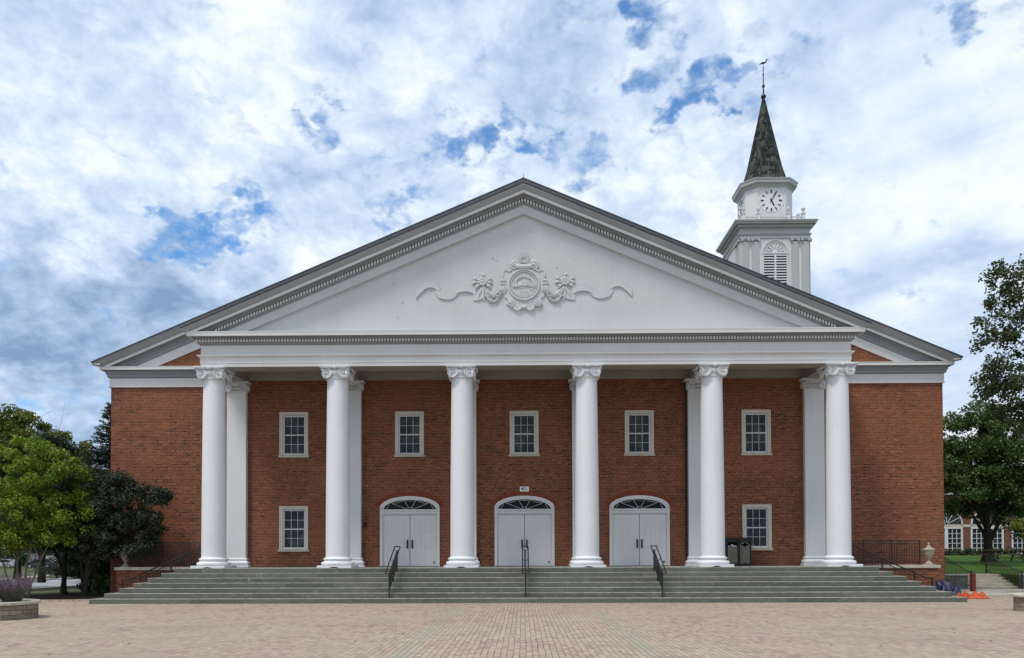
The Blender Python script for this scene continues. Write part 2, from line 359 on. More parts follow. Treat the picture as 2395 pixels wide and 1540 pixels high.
mat('leaf_right', leafm((.03, .05, .018), (.055, .085, .03), (.11, .14, .05), .3))
mat('leaf_yellow', leafm((.12, .14, .02), (.22, .23, .03), (.34, .33, .06), .35))
mat('needle', leafm((.012, .028, .016), (.02, .042, .024), (.035, .06, .035), .1))
mat('lavender', leafm((.12, .05, .14), (.22, .11, .26), (.34, .20, .38), .3))
mat('grey_leaf', leafm((.035, .045, .03), (.09, .11, .075), (.17, .18, .14), .3))
mat('hedge_leaf', leafm((.02, .035, .012), (.035, .055, .018), (.06, .08, .03), .2))

# ------------------------------------------------------------------ mesh builder
class MB:
    def __init__(s): s.v = []; s.f = []; s.sm = []
    def add(s, vs, fs, smooth=False):
        o = len(s.v); s.v += [tuple(q) for q in vs]; s.f += [tuple(i+o for i in q) for q in fs]; s.sm += [smooth]*len(fs); return s
    def box(s, x0, x1, y0, y1, z0, z1):
        return s.add([(x0, y0, z0), (x1, y0, z0), (x1, y1, z0), (x0, y1, z0), (x0, y0, z1), (x1, y0, z1), (x1, y1, z1), (x0, y1, z1)],
                     [(0, 3, 2, 1), (4, 5, 6, 7), (0, 1, 5, 4), (1, 2, 6, 5), (2, 3, 7, 6), (3, 0, 4, 7)])
    def obox(s, c, ax, ay, az):     # centre and three half-axis vectors
        c = Vector(c); ax, ay, az = Vector(ax), Vector(ay), Vector(az)
        vs = [c+i*ax+j*ay+k*az for k in (-1, 1) for j in (-1, 1) for i in (-1, 1)]
        return s.add(vs, [(0, 2, 3, 1), (4, 5, 7, 6), (0, 1, 5, 4), (1, 3, 7, 5), (3, 2, 6, 7), (2, 0, 4, 6)])
    def beam(s, a, b, w_, h):       # square bar from a to b
        a, b = Vector(a), Vector(b); d = (b-a); L = d.length/2; d.normalize()
        up_ = Vector((0, 0, 1)) if abs(d.z) < .95 else Vector((0, 1, 0))
        sx = d.cross(up_).normalized(); sy = sx.cross(d).normalized()
        return s.obox((a+b)/2, d*L, sx*w_/2, sy*h/2)
    def poly(s, pts, y0, y1):       # xz outline pushed through in y; convex or simple outline
        n = len(pts); vs = [(x, y0, z) for x, z in pts]+[(x, y1, z) for x, z in pts]
        return s.add(vs, [tuple(range(n)), tuple(range(2*n-1, n-1, -1))]+[(i, i+n, (i+1) % n+n, (i+1) % n) for i in range(n)])
    def prism(s, pts, z0, z1):      # xy outline pushed through in z
        n = len(pts); vs = [(x, y, z0) for x, y in pts]+[(x, y, z1) for x, y in pts]
        return s.add(vs, [tuple(range(n-1, -1, -1)), tuple(range(n, 2*n))]+[(i, (i+1) % n, (i+1) % n+n, i+n) for i in range(n)])
    def lathe(s, prof, seg=24, c=(0, 0), smooth=True, rot=0.):
        vs = []; fs = []; n = len(prof)
        for k in range(seg):
            a = 2*PI*k/seg+rot; vs += [(c[0]+r*math.cos(a), c[1]+r*math.sin(a), z) for r, z in prof]
        for k in range(seg):
            k2 = (k+1) % seg
            fs += [(k*n+i, k2*n+i, k2*n+i+1, k*n+i+1) for i in range(n-1)]
        s.add(vs, fs, smooth)
        s.add([vs[k*n+n-1] for k in range(seg)], [tuple(range(seg))]); s.add([vs[k*n] for k in range(seg)], [tuple(range(seg-1, -1, -1))])
        return s
    def tube(s, pts, rad, seg=8, smooth=True):
        pts = [Vector(p) for p in pts]; n = len(pts)
        if not hasattr(rad, '__len__'): rad = [rad]*n
        vs = []; prev = None
        for i, p in enumerate(pts):
            d = (pts[min(i+1, n-1)]-pts[max(i-1, 0)])
            if d.length < 1e-9: d = Vector((0, 0, 1))
            d.normalize()
            ref = prev if prev is not None else (Vector((0, 0, 1)) if abs(d.z) < .9 else Vector((1, 0, 0)))
            a = (ref-d*ref.dot(d))
            if a.length < 1e-6: a = Vector((1, 0, 0)).cross(d)
            a.normalize(); prev = a; b = d.cross(a)
            vs += [p+(a*math.cos(2*PI*k/seg)+b*math.sin(2*PI*k/seg))*rad[i] for k in range(seg)]
        fs = [(i*seg+k, i*seg+(k+1) % seg, (i+1)*seg+(k+1) % seg, (i+1)*seg+k) for i in range(n-1) for k in range(seg)]
        fs += [tuple(range(seg-1, -1, -1)), tuple((n-1)*seg+k for k in range(seg))]
        return s.add(vs, fs, smooth)
    def ball(s, c, r, sx=1, sy=1, sz=1, n=8, m=6):
        prof = [(r*math.sin(PI*i/m)+1e-4, -r*math.cos(PI*i/m)) for i in range(m+1)]
        o = len(s.v); s.lathe(prof, n)
        for i in range(o, len(s.v)):
            x, y, z = s.v[i]; s.v[i] = (c[0]+x*sx, c[1]+y*sy, c[2]+z*sz)
        return s
    def xf(s, mtx):
        s.v = [tuple(mtx @ Vector(q)) for q in s.v]; return s
    def build(s, name, m, parent=None, sharp=35, loc=None, bevel=0.):
        me = bpy.data.meshes.new(name); me.from_pydata(s.v, [], s.f); me.update()
        me.polygons.foreach_set('use_smooth', s.sm)
        if any(s.sm): me.set_sharp_from_angle(angle=math.radians(sharp))
        me.materials.append(MAT[m]); ob = bpy.data.objects.new(name, me); COL.objects.link(ob)
        if parent is not None: ob.parent = parent
        if loc: ob.location = loc
        if bevel:
            bm = ob.modifiers.new('bevel', 'BEVEL'); bm.width = bevel; bm.segments = 2; bm.limit_method = 'ANGLE'
        return ob
def tag(o, label=None, cat=None, group=None, kind=None):
    if label: o['label'] = label
    if cat: o['category'] = cat
    if group: o['group'] = group
    if kind: o['kind'] = kind
    return o
def thing(name, loc, label, cat, group=None, rz=0.):
    o = bpy.data.objects.new(name, None); COL.objects.link(o); o.location = loc; o.rotation_euler = (0, 0, rz); o.empty_display_size = .3
    return tag(o, label, cat, group)
def copy_tree(o, parent=None):
    c = o.copy(); COL.objects.link(c)
    if parent is not None: c.parent = parent
    for ch in list(o.children): copy_tree(ch, c)
    return c
def text_mesh(s_, size, extrude, font_bold=0.):
    cu = bpy.data.curves.new('t', 'FONT'); cu.body = s_; cu.size = size; cu.extrude = extrude; cu.align_x = 'CENTER'; cu.align_y = 'CENTER'; cu.offset = font_bold; cu.resolution_u = 3
    ob = bpy.data.objects.new('t', cu); COL.objects.link(ob)
    bpy.context.view_layer.update()
    me = bpy.data.meshes.new_from_object(ob.evaluated_get(bpy.context.evaluated_depsgraph_get()))
    vs = [tuple(v.co) for v in me.vertices]; fs = [tuple(p.vertices) for p in me.polygons]
    bpy.data.objects.remove(ob); bpy.data.curves.remove(cu); bpy.data.meshes.remove(me)
    return vs, fs
# sweeps --------------------------------------------------------------
def ring_cornice(mb, prof, X, Y0, Yb):
    """profile (projection, z) carried round three sides of a block: half width X, front plane Y0, back Yb"""
    st = []
    for p, z in prof: st.append([(-X-p, Yb, z), (-X-p, Y0-p, z), (X+p, Y0-p, z), (X+p, Yb, z)])
    n = len(prof); vs = [st[i][k] for k in range(4) for i in range(n)]
    fs = [(k*n+i, k*n+i+1, (k+1)*n+i+1, (k+1)*n+i) for k in range(3) for i in range(n-1)]
    mb.add(vs, fs)
def rake(mb, prof, Y0, Wt, z_end, z_top, slope_sides=(-1, 1)):
    """profile (projection, dz) carried up both slopes of a gable"""
    n = len(prof)
    vs = []
    for x, z in ((-Wt, z_end), (0, z_top), (Wt, z_end)): vs += [(x, Y0-p, z+d) for p, d in prof]
    fs = [(k*n+i, (k+1)*n+i, (k+1)*n+i+1, k*n+i+1) for k in range(2) for i in range(n-1)]
    fs += [tuple(range(n)), tuple(range(3*n-1, 2*n-1, -1))]
    mb.add(vs, fs)

# ================================================================== SETTING
def struct(mb, name, m, **k): return tag(mb.build(name, m, **k), kind='structure')
g = MB(); g.add([(-900, -120, -.02), (900, -120, -.02), (900, 1500, -.02), (-900, 1500, -.02)], [(0, 1, 2, 3)]); struct(g, 'ground', 'field')
g = MB(); g.prism([(-60, -60), (60, -60), (60, 33.2), (19.6, 34.6), (17.4, 38), (-17.4, 38), (-17.9, 34.0), (-21, 33.3), (-60, 32.2)], -.3, 0.); struct(g, 'plaza', 'pavers')
g = MB(); g.prism([(-26.9, 20), (-25.7, 43), (-25.9, 140), (-95, 190), (-100, 175), (-52, 118), (-40.5, 71), (-34.3, 56.5), (-60, 40), (-60, 36)], -.3, .004); 
struct(g, 'road', 'asphalt')
def kerb(pts, name='kerb', w_=.16, h=.14, m='kerb'):
    mb = MB()
    for a, b in zip(pts, pts[1:]):
        a, b = Vector((*a, 0)), Vector((*b, 0)); d = (b-a).normalized(); s_ = Vector((d.y, -d.x, 0))*w_/2
        mb.obox((a+b)/2+Vector((0, 0, h/2-.05)), (b-a)/2, s_, (0, 0, h/2+.05))
    return struct(mb, name, m)
kerb([(-27.0, 33.8), (-25.75, 43), (-25.9, 140)]); kerb([(-52, 118), (-40.5, 71), (-34.3, 56.5), (-46, 48.9)])
kerb([(-62, 125), (-47.3, 82), (-42.8, 67.8), (-41.5, 62)], 'path', 1.3, .03, 'path_light')
kerb([(-27.2, 38.2), (-22.8, 38.0), (-19.2, 41.0)], 'path', .9, .03, 'path_light')
g = MB(); g.prism([(-24.4, 33.5), (-17.9, 34.2), (-17.9, 36.34), (-18.72, 36.34), (-18.72, 60), (-21.5, 60), (-20.9, 39.3), (-24.3, 36.6)], -.2, .07); struct(g, 'soil', 'soil')
# upper lawn on the right, behind a low retaining wall
g = MB(); NX, NY = 24, 24; vs = []; fs = []
for j in range(NY+1):
    for i in range(NX+1):
        x = 18.75+i*(110-18.75)/NX; q = j/NY; y = 42.2+q*q*110
        z = .74+min(1., max(0, (y-46)/26))*.95+.05*math.sin(x*.9+y*.4)*min(1, (y-42.2)/5)
        vs.append((x, y, z))
for j in range(NY):
    for i in range(NX): fs.append((j*(NX+1)+i, j*(NX+1)+i+1, (j+1)*(NX+1)+i+1, (j+1)*(NX+1)+i))
# leave the steps' notch free: the strip of lawn starts behind them
keep = []
for f in fs:
    cx = sum(vs[i][0] for i in f)/4; cy = sum(vs[i][1] for i in f)/4
    keep.append(f)
g.add(vs, keep, True)
lawn = struct(g, 'lawn', 'grass')
lawn.location = (0, 2.2, 0)
g = MB(); g.prism([(24.95+.35, 41.9), (110, 41.9), (110, 44.5), (25.3, 44.5)], -.2, .72); g.prism([(18.75, 41.9), (22.55, 41.9), (22.55, 44.5), (18.75, 44.5)], -.2, .72)
struct(g, 'lawn_terrace', 'grass')
g = MB(); g.prism([(17.6, 35.2), (40, 34.0), (40, 41.6), (18.72, 41.6), (18.72, 36.36), (17.6, 36.36)], -.2, .006); struct(g, 'path', 'path_light')

# ================================================================== THE HALL
hall = thing('assembly_hall', (0, 36.35, 0), 'long red brick hall behind a white six column portico with a wide pediment', 'building')
hall.location = (0, 0, 0)
WY = 36.35; HX = 18.66; LZ = 1.29
DX = (-5.14, 0., 5.14); WX = 10.36
holes = [(x-1.34, x+1.34, LZ, 4.47) for x in DX]
wins = [(x, 6.21, 8.26) for x in (-WX, -5.15, 0, 5.15, WX)]+[(-WX, 1.97, 4.02), (WX, 1.97, 4.02)]
for x, a, b in wins: holes.append((x-.645, x+.645, a+.1, b))
xs = sorted({-HX, HX, *[h[0] for h in holes], *[h[1] for h in holes]}); zs = sorted({-.2, 9.7, *[h[2] for h in holes], *[h[3] for h in holes]})
g = MB()
for x0, x1 in zip(xs, xs[1:]):
    if x1-x0 < 1e-6: continue
    for z0, z1 in zip(zs, zs[1:]):
        cx, cz = (x0+x1)/2, (z0+z1)/2
        if any(h[0] < cx < h[1] and h[2] < cz < h[3] for h in holes): continue
        g.add([(x0, WY, z0), (x1, WY, z0), (x1, WY, z1), (x0, WY, z1)], [(0, 1, 2, 3)])
for x0, x1, z0, z1 in holes:                                           # reveals
    g.add([(x0, WY, z0), (x1, WY, z0), (x1, WY, z1), (x0, WY, z1), (x0, WY+.3, z0), (x1, WY+.3, z0), (x1, WY+.3, z1), (x0, WY+.3, z1)],
          [(0, 4, 5, 1), (1, 5, 6, 2), (2, 6, 7, 3), (3, 7, 4, 0)])
def ell(a, b, x, z, n=20): return [(x+a*math.cos(PI*i/n), z+b*math.sin(PI*i/n)) for i in range(n+1)]
SPR = 3.93
for x in DX:
    e = ell(1.34, .52, x, SPR)
    for (ax, az), (bx, bz) in zip(e, e[1:]):
        g.add([(ax, WY, az), (ax, WY, 4.47), (bx, WY, 4.47), (bx, WY, bz)], [(0, 1, 2, 3)])
g.add([(-HX, WY, 9.7), (HX, WY, 9.7), (HX, WY, 10.35), (0, WY, 18.15), (-HX, WY, 10.35)], [(0, 1, 2, 3, 4)])
g.add([(-HX, WY, -.2), (-HX, WY, 10.4), (-HX, 66, 10.4), (-HX, 66, -.2)], [(0, 1, 2, 3)]); g.add([(HX, WY, -.2), (HX, 66, -.2), (HX, 66, 10.4), (HX, WY, 10.4)], [(0, 1, 2, 3)])
g.add([(-HX, 66, -.2), (-HX, 66, 10.4), (0, 66, 18.1), (HX, 66, 10.4), (HX, 66, -.2)], [(0, 1, 2, 3, 4)])
g.build('wall', 'brick', hall)
# roof
SL = .4197
g = MB()
for s in (-1, 1):
    a = [(0, 18.50), (s*19.27, 10.41), (s*19.30, 10.46), (0, 18.56)]
    g.poly(a if s < 0 else a[::-1], 35.77, 66.4)
g.build('roof', 'roof_dark', hall)
g = MB()
for s in (-1, 1):
    a = [(0, 16.80), (s*13.88, 10.99), (s*13.91, 11.03), (0, 16.85)]
    g.poly(a if s < 0 else a[::-1], 32.47, 36.3)
g.build('portico_roof', 'roof_dark', hall)
MB().tube([(0, 35.9, 18.5), (0, 35.9, 18.78)], [.02, .008], 6).build('lightning_rod', 'black_metal', hall)
# rakes
def rake_clip(mb, prof, Y0, slope, z_top, zc, Wt):
    n = len(prof); L = []; R = []; T = []
    for p, d in prof:
        xe = min(Wt, (z_top+d-zc)/slope); ze = z_top+d-slope*xe
        L.append((-xe, Y0-p, ze)); T.append((0, Y0-p, z_top+d)); R.append((xe, Y0-p, ze))
    fs = [(k*n+i, k*n+i+1, (k+1)*n+i+1, (k+1)*n+i) for k in range(2) for i in range(n-1)]
    fs += [tuple(range(n-1, -1, -1)), tuple(range(2*n, 3*n))]
    mb.add(L+T+R, fs)
def rake_set(parts, Y0, slope, top, zc, Wt):
    for nm, m, pr in parts:
        g = MB(); rake_clip(g, pr, Y0, slope, top, zc, Wt); g.build(nm, m, hall)
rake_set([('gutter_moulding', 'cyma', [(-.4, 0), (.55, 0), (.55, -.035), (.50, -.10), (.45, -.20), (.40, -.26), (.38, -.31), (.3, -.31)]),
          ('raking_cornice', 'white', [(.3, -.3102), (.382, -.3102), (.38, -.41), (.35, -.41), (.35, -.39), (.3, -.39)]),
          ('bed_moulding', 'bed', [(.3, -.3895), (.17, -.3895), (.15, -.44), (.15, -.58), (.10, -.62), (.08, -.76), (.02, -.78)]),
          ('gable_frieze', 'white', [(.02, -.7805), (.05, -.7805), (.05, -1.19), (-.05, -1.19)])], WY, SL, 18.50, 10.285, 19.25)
# wing cornices with their returns
def l_cornice(mb, prof, s, Y0, x_in, X, Yb):
    st = [[(s*x_in, Y0-p, z) for p, z in prof], [(s*(X+p), Y0-p, z) for p, z in prof], [(s*(X+p), Yb, z) for p, z in prof]]
    n = len(prof); fs = [(k*n+i, k*n+i+1, (k+1)*n+i+1, (k+1)*n+i) for k in range(2) for i in range(n-1)]
    if s < 0: fs = [f[::-1] for f in fs]
    mb.add([v for q in st for v in q], fs)
WPS = [('side_cornice', 'white', [(-.1, 10.31), (.37, 10.30), (.37, 10.285), (.355, 10.25), (.355, 10.15), (.33, 10.15), (.33, 10.165), (.30, 10.165)]),
       ('bed_moulding', 'bed', [(.30, 10.1652), (.20, 10.1652), (.17, 10.11), (.17, 10.0), (.13, 9.96), (.12, 9.88), (.06, 9.83), (.04, 9.815)]),
       ('side_frieze', 'white', [(.04, 9.8145), (.05, 9.8145), (.05, 9.455), (.08, 9.45), (.08, 9.415), (-.02, 9.41)])]
for s in (-1, 1):
    for nm, m, WP in WPS:
        g = MB(); l_cornice(g, WP, s, WY, 13.27, HX, 66); g.build(nm, m, hall)
    g = MB(); a = [(s*18.9, 10.312), (s*19.03, 10.312), (s*19.16, 10.35), (s*19.24, 10.40), (s*18.9, 10.40)]; g.poly(a if s < 0 else a[::-1], 35.81, 66); g.build('gutter', 'trim', hall)
# portico entablature
EX, EY = 13.28, 33.06
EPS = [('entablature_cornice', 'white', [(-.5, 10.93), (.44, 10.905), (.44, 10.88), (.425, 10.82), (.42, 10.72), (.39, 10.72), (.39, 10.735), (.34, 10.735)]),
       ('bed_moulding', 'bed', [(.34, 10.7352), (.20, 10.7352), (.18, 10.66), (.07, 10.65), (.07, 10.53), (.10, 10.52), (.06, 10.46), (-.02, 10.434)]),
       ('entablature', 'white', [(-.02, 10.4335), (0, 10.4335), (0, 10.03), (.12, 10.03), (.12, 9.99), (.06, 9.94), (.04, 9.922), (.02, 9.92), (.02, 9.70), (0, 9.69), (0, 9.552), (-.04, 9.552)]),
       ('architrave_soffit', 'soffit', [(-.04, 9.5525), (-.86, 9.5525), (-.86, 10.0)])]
for nm, m, EP in EPS:
    g = MB(); st = []
    for k in range(4):
        for p, z in EP: st.append([(-EX-p, 36.33, z), (-EX-p, EY-p, z), (EX+p, EY-p, z), (EX+p, 36.33, z)][k])
    n = len(EP); g.add(st, [(k*n+i, k*n+i+1, (k+1)*n+i+1, (k+1)*n+i) for k in range(3) for i in range(n-1)])
    g.build(nm, m, hall)
g = MB(); k = -110
while k <= 110:
    x = k*.1205; g.box(x-.036, x+.036, EY-.17, EY-.068, 10.535, 10.645); k += 1
g.build('dentil_course', 'white', hall)
for s in (-1, 1):
    y = EY-.1; g = MB()
    while y < 36.2: g.box(min(s*(EX+.068), s*(EX+.17)), max(s*(EX+.068), s*(EX+.17)), y-.036, y+.036, 10.535, 10.645); y += .1205
    g.build('dentil_course', 'white', hall)
PS, PT = .4185, 16.79
rake_set([('gutter_moulding', 'cyma', [(-.4, 0), (.57, 0), (.57, -.03), (.53, -.09), (.49, -.15), (.45, -.19), (.43, -.215), (.35, -.215)]),
          ('raking_cornice', 'white', [(.35, -.2152), (.432, -.2152), (.43, -.315), (.40, -.315), (.40, -.30), (.35, -.30)]),
          ('bed_moulding', 'bed', [(.35, -.2995), (.20, -.2995), (.18, -.40), (.07, -.42), (.07, -.55), (.10, -.56), (.05, -.61), (-.02, -.63)]),
          ('gable_frieze', 'stucco', [(-.02, -.6305), (0, -.6305), (0, -1.0), (-.18, -1.0)])], EY, PS, PT, 10.895, 13.87)
g = MB(); k = 1
while True:
    x = (k-.5)*.1205; zt = PT-.435-PS*x
    if zt-.115 < 10.95: break
    for s in (-1, 1):
        q = [(s*(x-.034), zt+PS*.034), (s*(x+.034), zt-PS*.034), (s*(x+.034), zt-PS*.034-.115), (s*(x-.034), zt+PS*.034-.115)]
        g.poly(q if s < 0 else q[::-1], EY-.17, EY-.068)
    k += 1
g.build('dentil_course', 'white', hall)
g = MB(); g.add([(-12, 33.14, 10.8), (12, 33.14, 10.8), (0, 33.14, 15.83)], [(0, 1, 2)])
g.v = [(-12.3, 33.20, 10.7), (12.3, 33.20, 10.7), (0, 33.20, 15.85)]
g.build('tympanum', 'stucco', hall)
# ceiling of the portico
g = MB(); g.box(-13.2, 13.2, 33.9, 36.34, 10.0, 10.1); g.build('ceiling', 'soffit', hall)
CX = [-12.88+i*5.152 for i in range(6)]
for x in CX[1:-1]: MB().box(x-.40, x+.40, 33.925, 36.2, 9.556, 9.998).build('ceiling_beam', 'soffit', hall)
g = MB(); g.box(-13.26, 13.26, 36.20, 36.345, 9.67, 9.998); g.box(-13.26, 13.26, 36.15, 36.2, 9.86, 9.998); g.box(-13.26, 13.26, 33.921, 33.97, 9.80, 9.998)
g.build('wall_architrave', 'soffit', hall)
# ---- columns
def volute(mb, c, nrm, r, th, turn):
    nrm = Vector(nrm).normalized(); side = Vector((0, 0, 1)).cross(nrm).normalized(); upv = Vector((0, 0, 1)); c = Vector(c)
    m = Matrix((side, upv, nrm)).transposed().to_4x4(); m.translation = c
    d = MB(); d.lathe([(r*.97, -th), (r, -th*.9), (r, -.012), (r*.95, 0), (r*.86, 0), (r*.82, -.06), (.03, -.06)], 22)
    pts = []; N = 44
    for i in range(N+1):
        t = i/N; a = turn*(PI*.5-t*5.2*PI); q = r*.80*(1-t)**1.0+.03*t; pts.append((q*math.cos(a)*1., q*math.sin(a), -.03))
    d.tube(pts, [.026*(1-.4*i/N) for i in range(N+1)], 5)
    d.ball((0, 0, -.01), .04)
    d.xf(m); mb.add(d.v, d.f, True)
def capital_mesh(r, depth_full=True):
    g = MB(); H = .0
    # abacus with hollowed sides
    def ab(h, z0, z1):
        pts = []
        cs = [(-h, -h), (h, -h), (h, h), (-h, h)]
        for i in range(4):
            a, b = Vector(cs[i]), Vector(cs[(i+1) % 4]); nn = Vector((-(b-a).y, (b-a).x)).normalized()
            for k in range(7):
                t = .04+.92*k/6; q = a.lerp(b, t)+nn*(.07*math.sin(PI*t)); pts.append((q.x, q.y))
        g.prism(pts, z0, z1)
    ab(.655, -.05, -.002); ab(.625, -.09, -.05)
    for sx in (-1, 1):
        for sy in (-1, 1):
            volute(g, (sx*.350, sy*.53, -.285), (sx*.12, sy, 0), .215, .13, -sx*sy)
            volute(g, (sx*.53, sy*.350, -.285), (sx, sy*.12, 0), .20, .10, sx*sy)
            g.ball((sx*.52, sy*.50, -.15), .07, 1, 1, .8)
    g.box(-.33, .33, -.44, .44, -.20, -.09); g.box(-.44, .44, -.33, .33, -.202, -.088)
    g.lathe([(r, -.50), (r+.035, -.485), (r+.035, -.45), (r, -.44), (r, -.38), (r+.05, -.34), (r+.10, -.26), (r+.09, -.2)], 28)
    for k in range(24):
        a = 2*PI*k/24; g.ball(((r+.075)*math.cos(a), (r+.075)*math.sin(a), -.29), .045, .8, .8, 1.3, 6, 4)
    for sx, sy in ((0, -1), (0, 1), (1, 0), (-1, 0)):
        c = (sx*.60, sy*.60, -.055); g.ball(c, .05)
        for k in range(5):
            a = 2*PI*k/5; g.ball((c[0]+(.055*math.cos(a) if sy else 0), c[1]+(.055*math.cos(a) if sx else 0), c[2]+.05*math.sin(a)), .034)
    return g
def base_mesh():
    g = MB(); g.box(-.70, .70, -.70, .70, 0, .10)
    prof = [(.60, .10)]
    for i in range(9): a = -PI/2+PI*i/8; prof.append((.61+.065*math.cos(a), .175+.075*math.sin(a)))
    prof += [(.585, .255), (.55, .28), (.54, .31)]
    for i in range(7): a = -PI/2+PI*i/6; prof.append((.545+.045*math.cos(a), .36+.045*math.sin(a)))
    prof += [(.515, .415), (.505, .43), (.49, .46)]
    g.lathe(prof, 40); return g
col0 = MB().lathe([(.49, .44)]+[(.49-.058*(i/12)**1.7, .46+(7.82-.46)*i/12) for i in range(13)], 48).build('column', 'white_col', hall, loc=(CX[0], 33.5, LZ))
cap = capital_mesh(.44).build('capital', 'white_col', col0, loc=(0, 0, 8.262)); cap.location = (0, 0, 8.262)
base_mesh().build('base', 'white_col', col0, bevel=.008)
g = MB(); g.poly([(-.19, .0), (.19, .0), (.12, .035), (0, .05), (-.12, .035)], -.704, -.6); g.build('drain_slot', 'louvre_dark', col0)
for x in CX[1:]:
    c = copy_tree(col0, hall); c.location = (x, 33.5, LZ)
# ---- pilasters
def pil_cap():
    g = MB(); g.box(-.60, .60, -.22, .26, -.05, -.002); g.box(-.57, .57, -.19, .26, -.09, -.05); g.box(-.36, .36, -.10, .2, -.21, -.09)
    for sx in (-1, 1):
        volute(g, (sx*.35, -.13, -.285), (sx*.25, -1, 0), .19, .16, -sx*-1)
        volute(g, (sx*.50, .06, -.285), (sx, -.25, 0), .18, .10, -sx)
    g.box(-.46, .46, -.035, .2, -.46, -.40); g.box(-.44, .44, -.03, .2, -.37, -.22)
    for k in range(9): g.ball((-.32+.08*k, -.05, -.28), .042, .9, .8, 1.3, 6, 4)
    for k in range(5):
        a = 2*PI*k/5; g.ball((.055*math.cos(a), -.21, -.06+.05*math.sin(a)), .036)
    return g
pil0 = MB().box(-.435, .435, 0, .245, .42, 7.84).build('pilaster', 'white_col', hall, loc=(CX[0], 36.10, LZ), bevel=.01)
pil_cap().build('capital', 'white_col', pil0, loc=(0, 0, 8.30))
g = MB(); g.box(-.60, .60, -.16, .24, 0, .10)
prof = [(.135, .10)]
for i in range(7): a = -PI/2+PI*i/6; prof.append((.09+.05*math.cos(a), .175+.072*math.sin(a)))
prof += [(.07, .26), (.04, .3)]
for i in range(5): a = -PI/2+PI*i/4; prof.append((.04+.03*math.cos(a), .35+.04*math.sin(a)))
prof += [(.0, .42)]
st = []
for k in range(4):
    for p, z in prof: st.append([(-.435-p, .24, z), (-.435-p, -p, z), (.435+p, -p, z), (.435+p, .24, z)][k])
n = len(prof); g.add(st, [(k*n+i, (k+1)*n+i, (k+1)*n+i+1, k*n+i+1) for k in range(3) for i in range(n-1)])
g.build('base', 'white_col', pil0)
for x in CX[1:]:
    c = copy_tree(pil0, hall); c.location = (x, 36.10, LZ)
# ---- windows
def make_window(H):
    sash = MB(); y0, y1 = .07, .11; X = .44; b = .20; t = H-.21; mid = (b+t)/2
    for q in (-1, 1): sash.box(min(q*.44, q*.505), max(q*.44, q*.505), y0-.01, y1, b-.06, t+.06)
    sash.box(-.44, .44, y0-.012, y1, b-.06, b); sash.box(-.44, .44, y0-.012, y1, t, t+.06); sash.box(-.44, .44, y0-.03, y1, mid-.025, mid+.025)
    for x in (-.147, .147): sash.box(x-.008, x+.008, y0+.012, y1, b, mid-.025); sash.box(x-.008, x+.008, y0+.012, y1, mid+.025, t)
    for z in ((b+mid)/2, (t+mid)/2): sash.box(-.44, .44, y0+.014, y1-.01, z-.008, z+.008)
    s_ = sash.build('window', 'frame_white', hall)
    f = MB(); 
    f.box(-.645, -.505, -.03, .14, .1, H); f.box(.505, .645, -.03, .14, .1, H); f.box(-.505, .505, -.03, .14, H-.14, H); f.box(-.505, .505, -.02, .14, .1, .138)
    for q in (-1, 1): f.box(min(q*.60, q*.65), max(q*.60, q*.65), -.05, -.03, .1, H)
    f.box(-.60, .60, -.05, -.03, H-.05, H+.004)
    f.build('frame', 'frame_cream', s_, bevel=.006)
    MB().box(-.70, .70, -.09, .14, .0, .098).build('sill', 'sill_stone', s_, bevel=.01)
    MB().box(-.445, .445, .105, .13, b-.01, t+.01).build('pane', 'glass', s_)
    return s_
w0 = make_window(2.05)
for i, (x, a, b) in enumerate(wins):
    o = w0 if i == 0 else copy_tree(w0, hall)
    o.location = (x, WY, a)
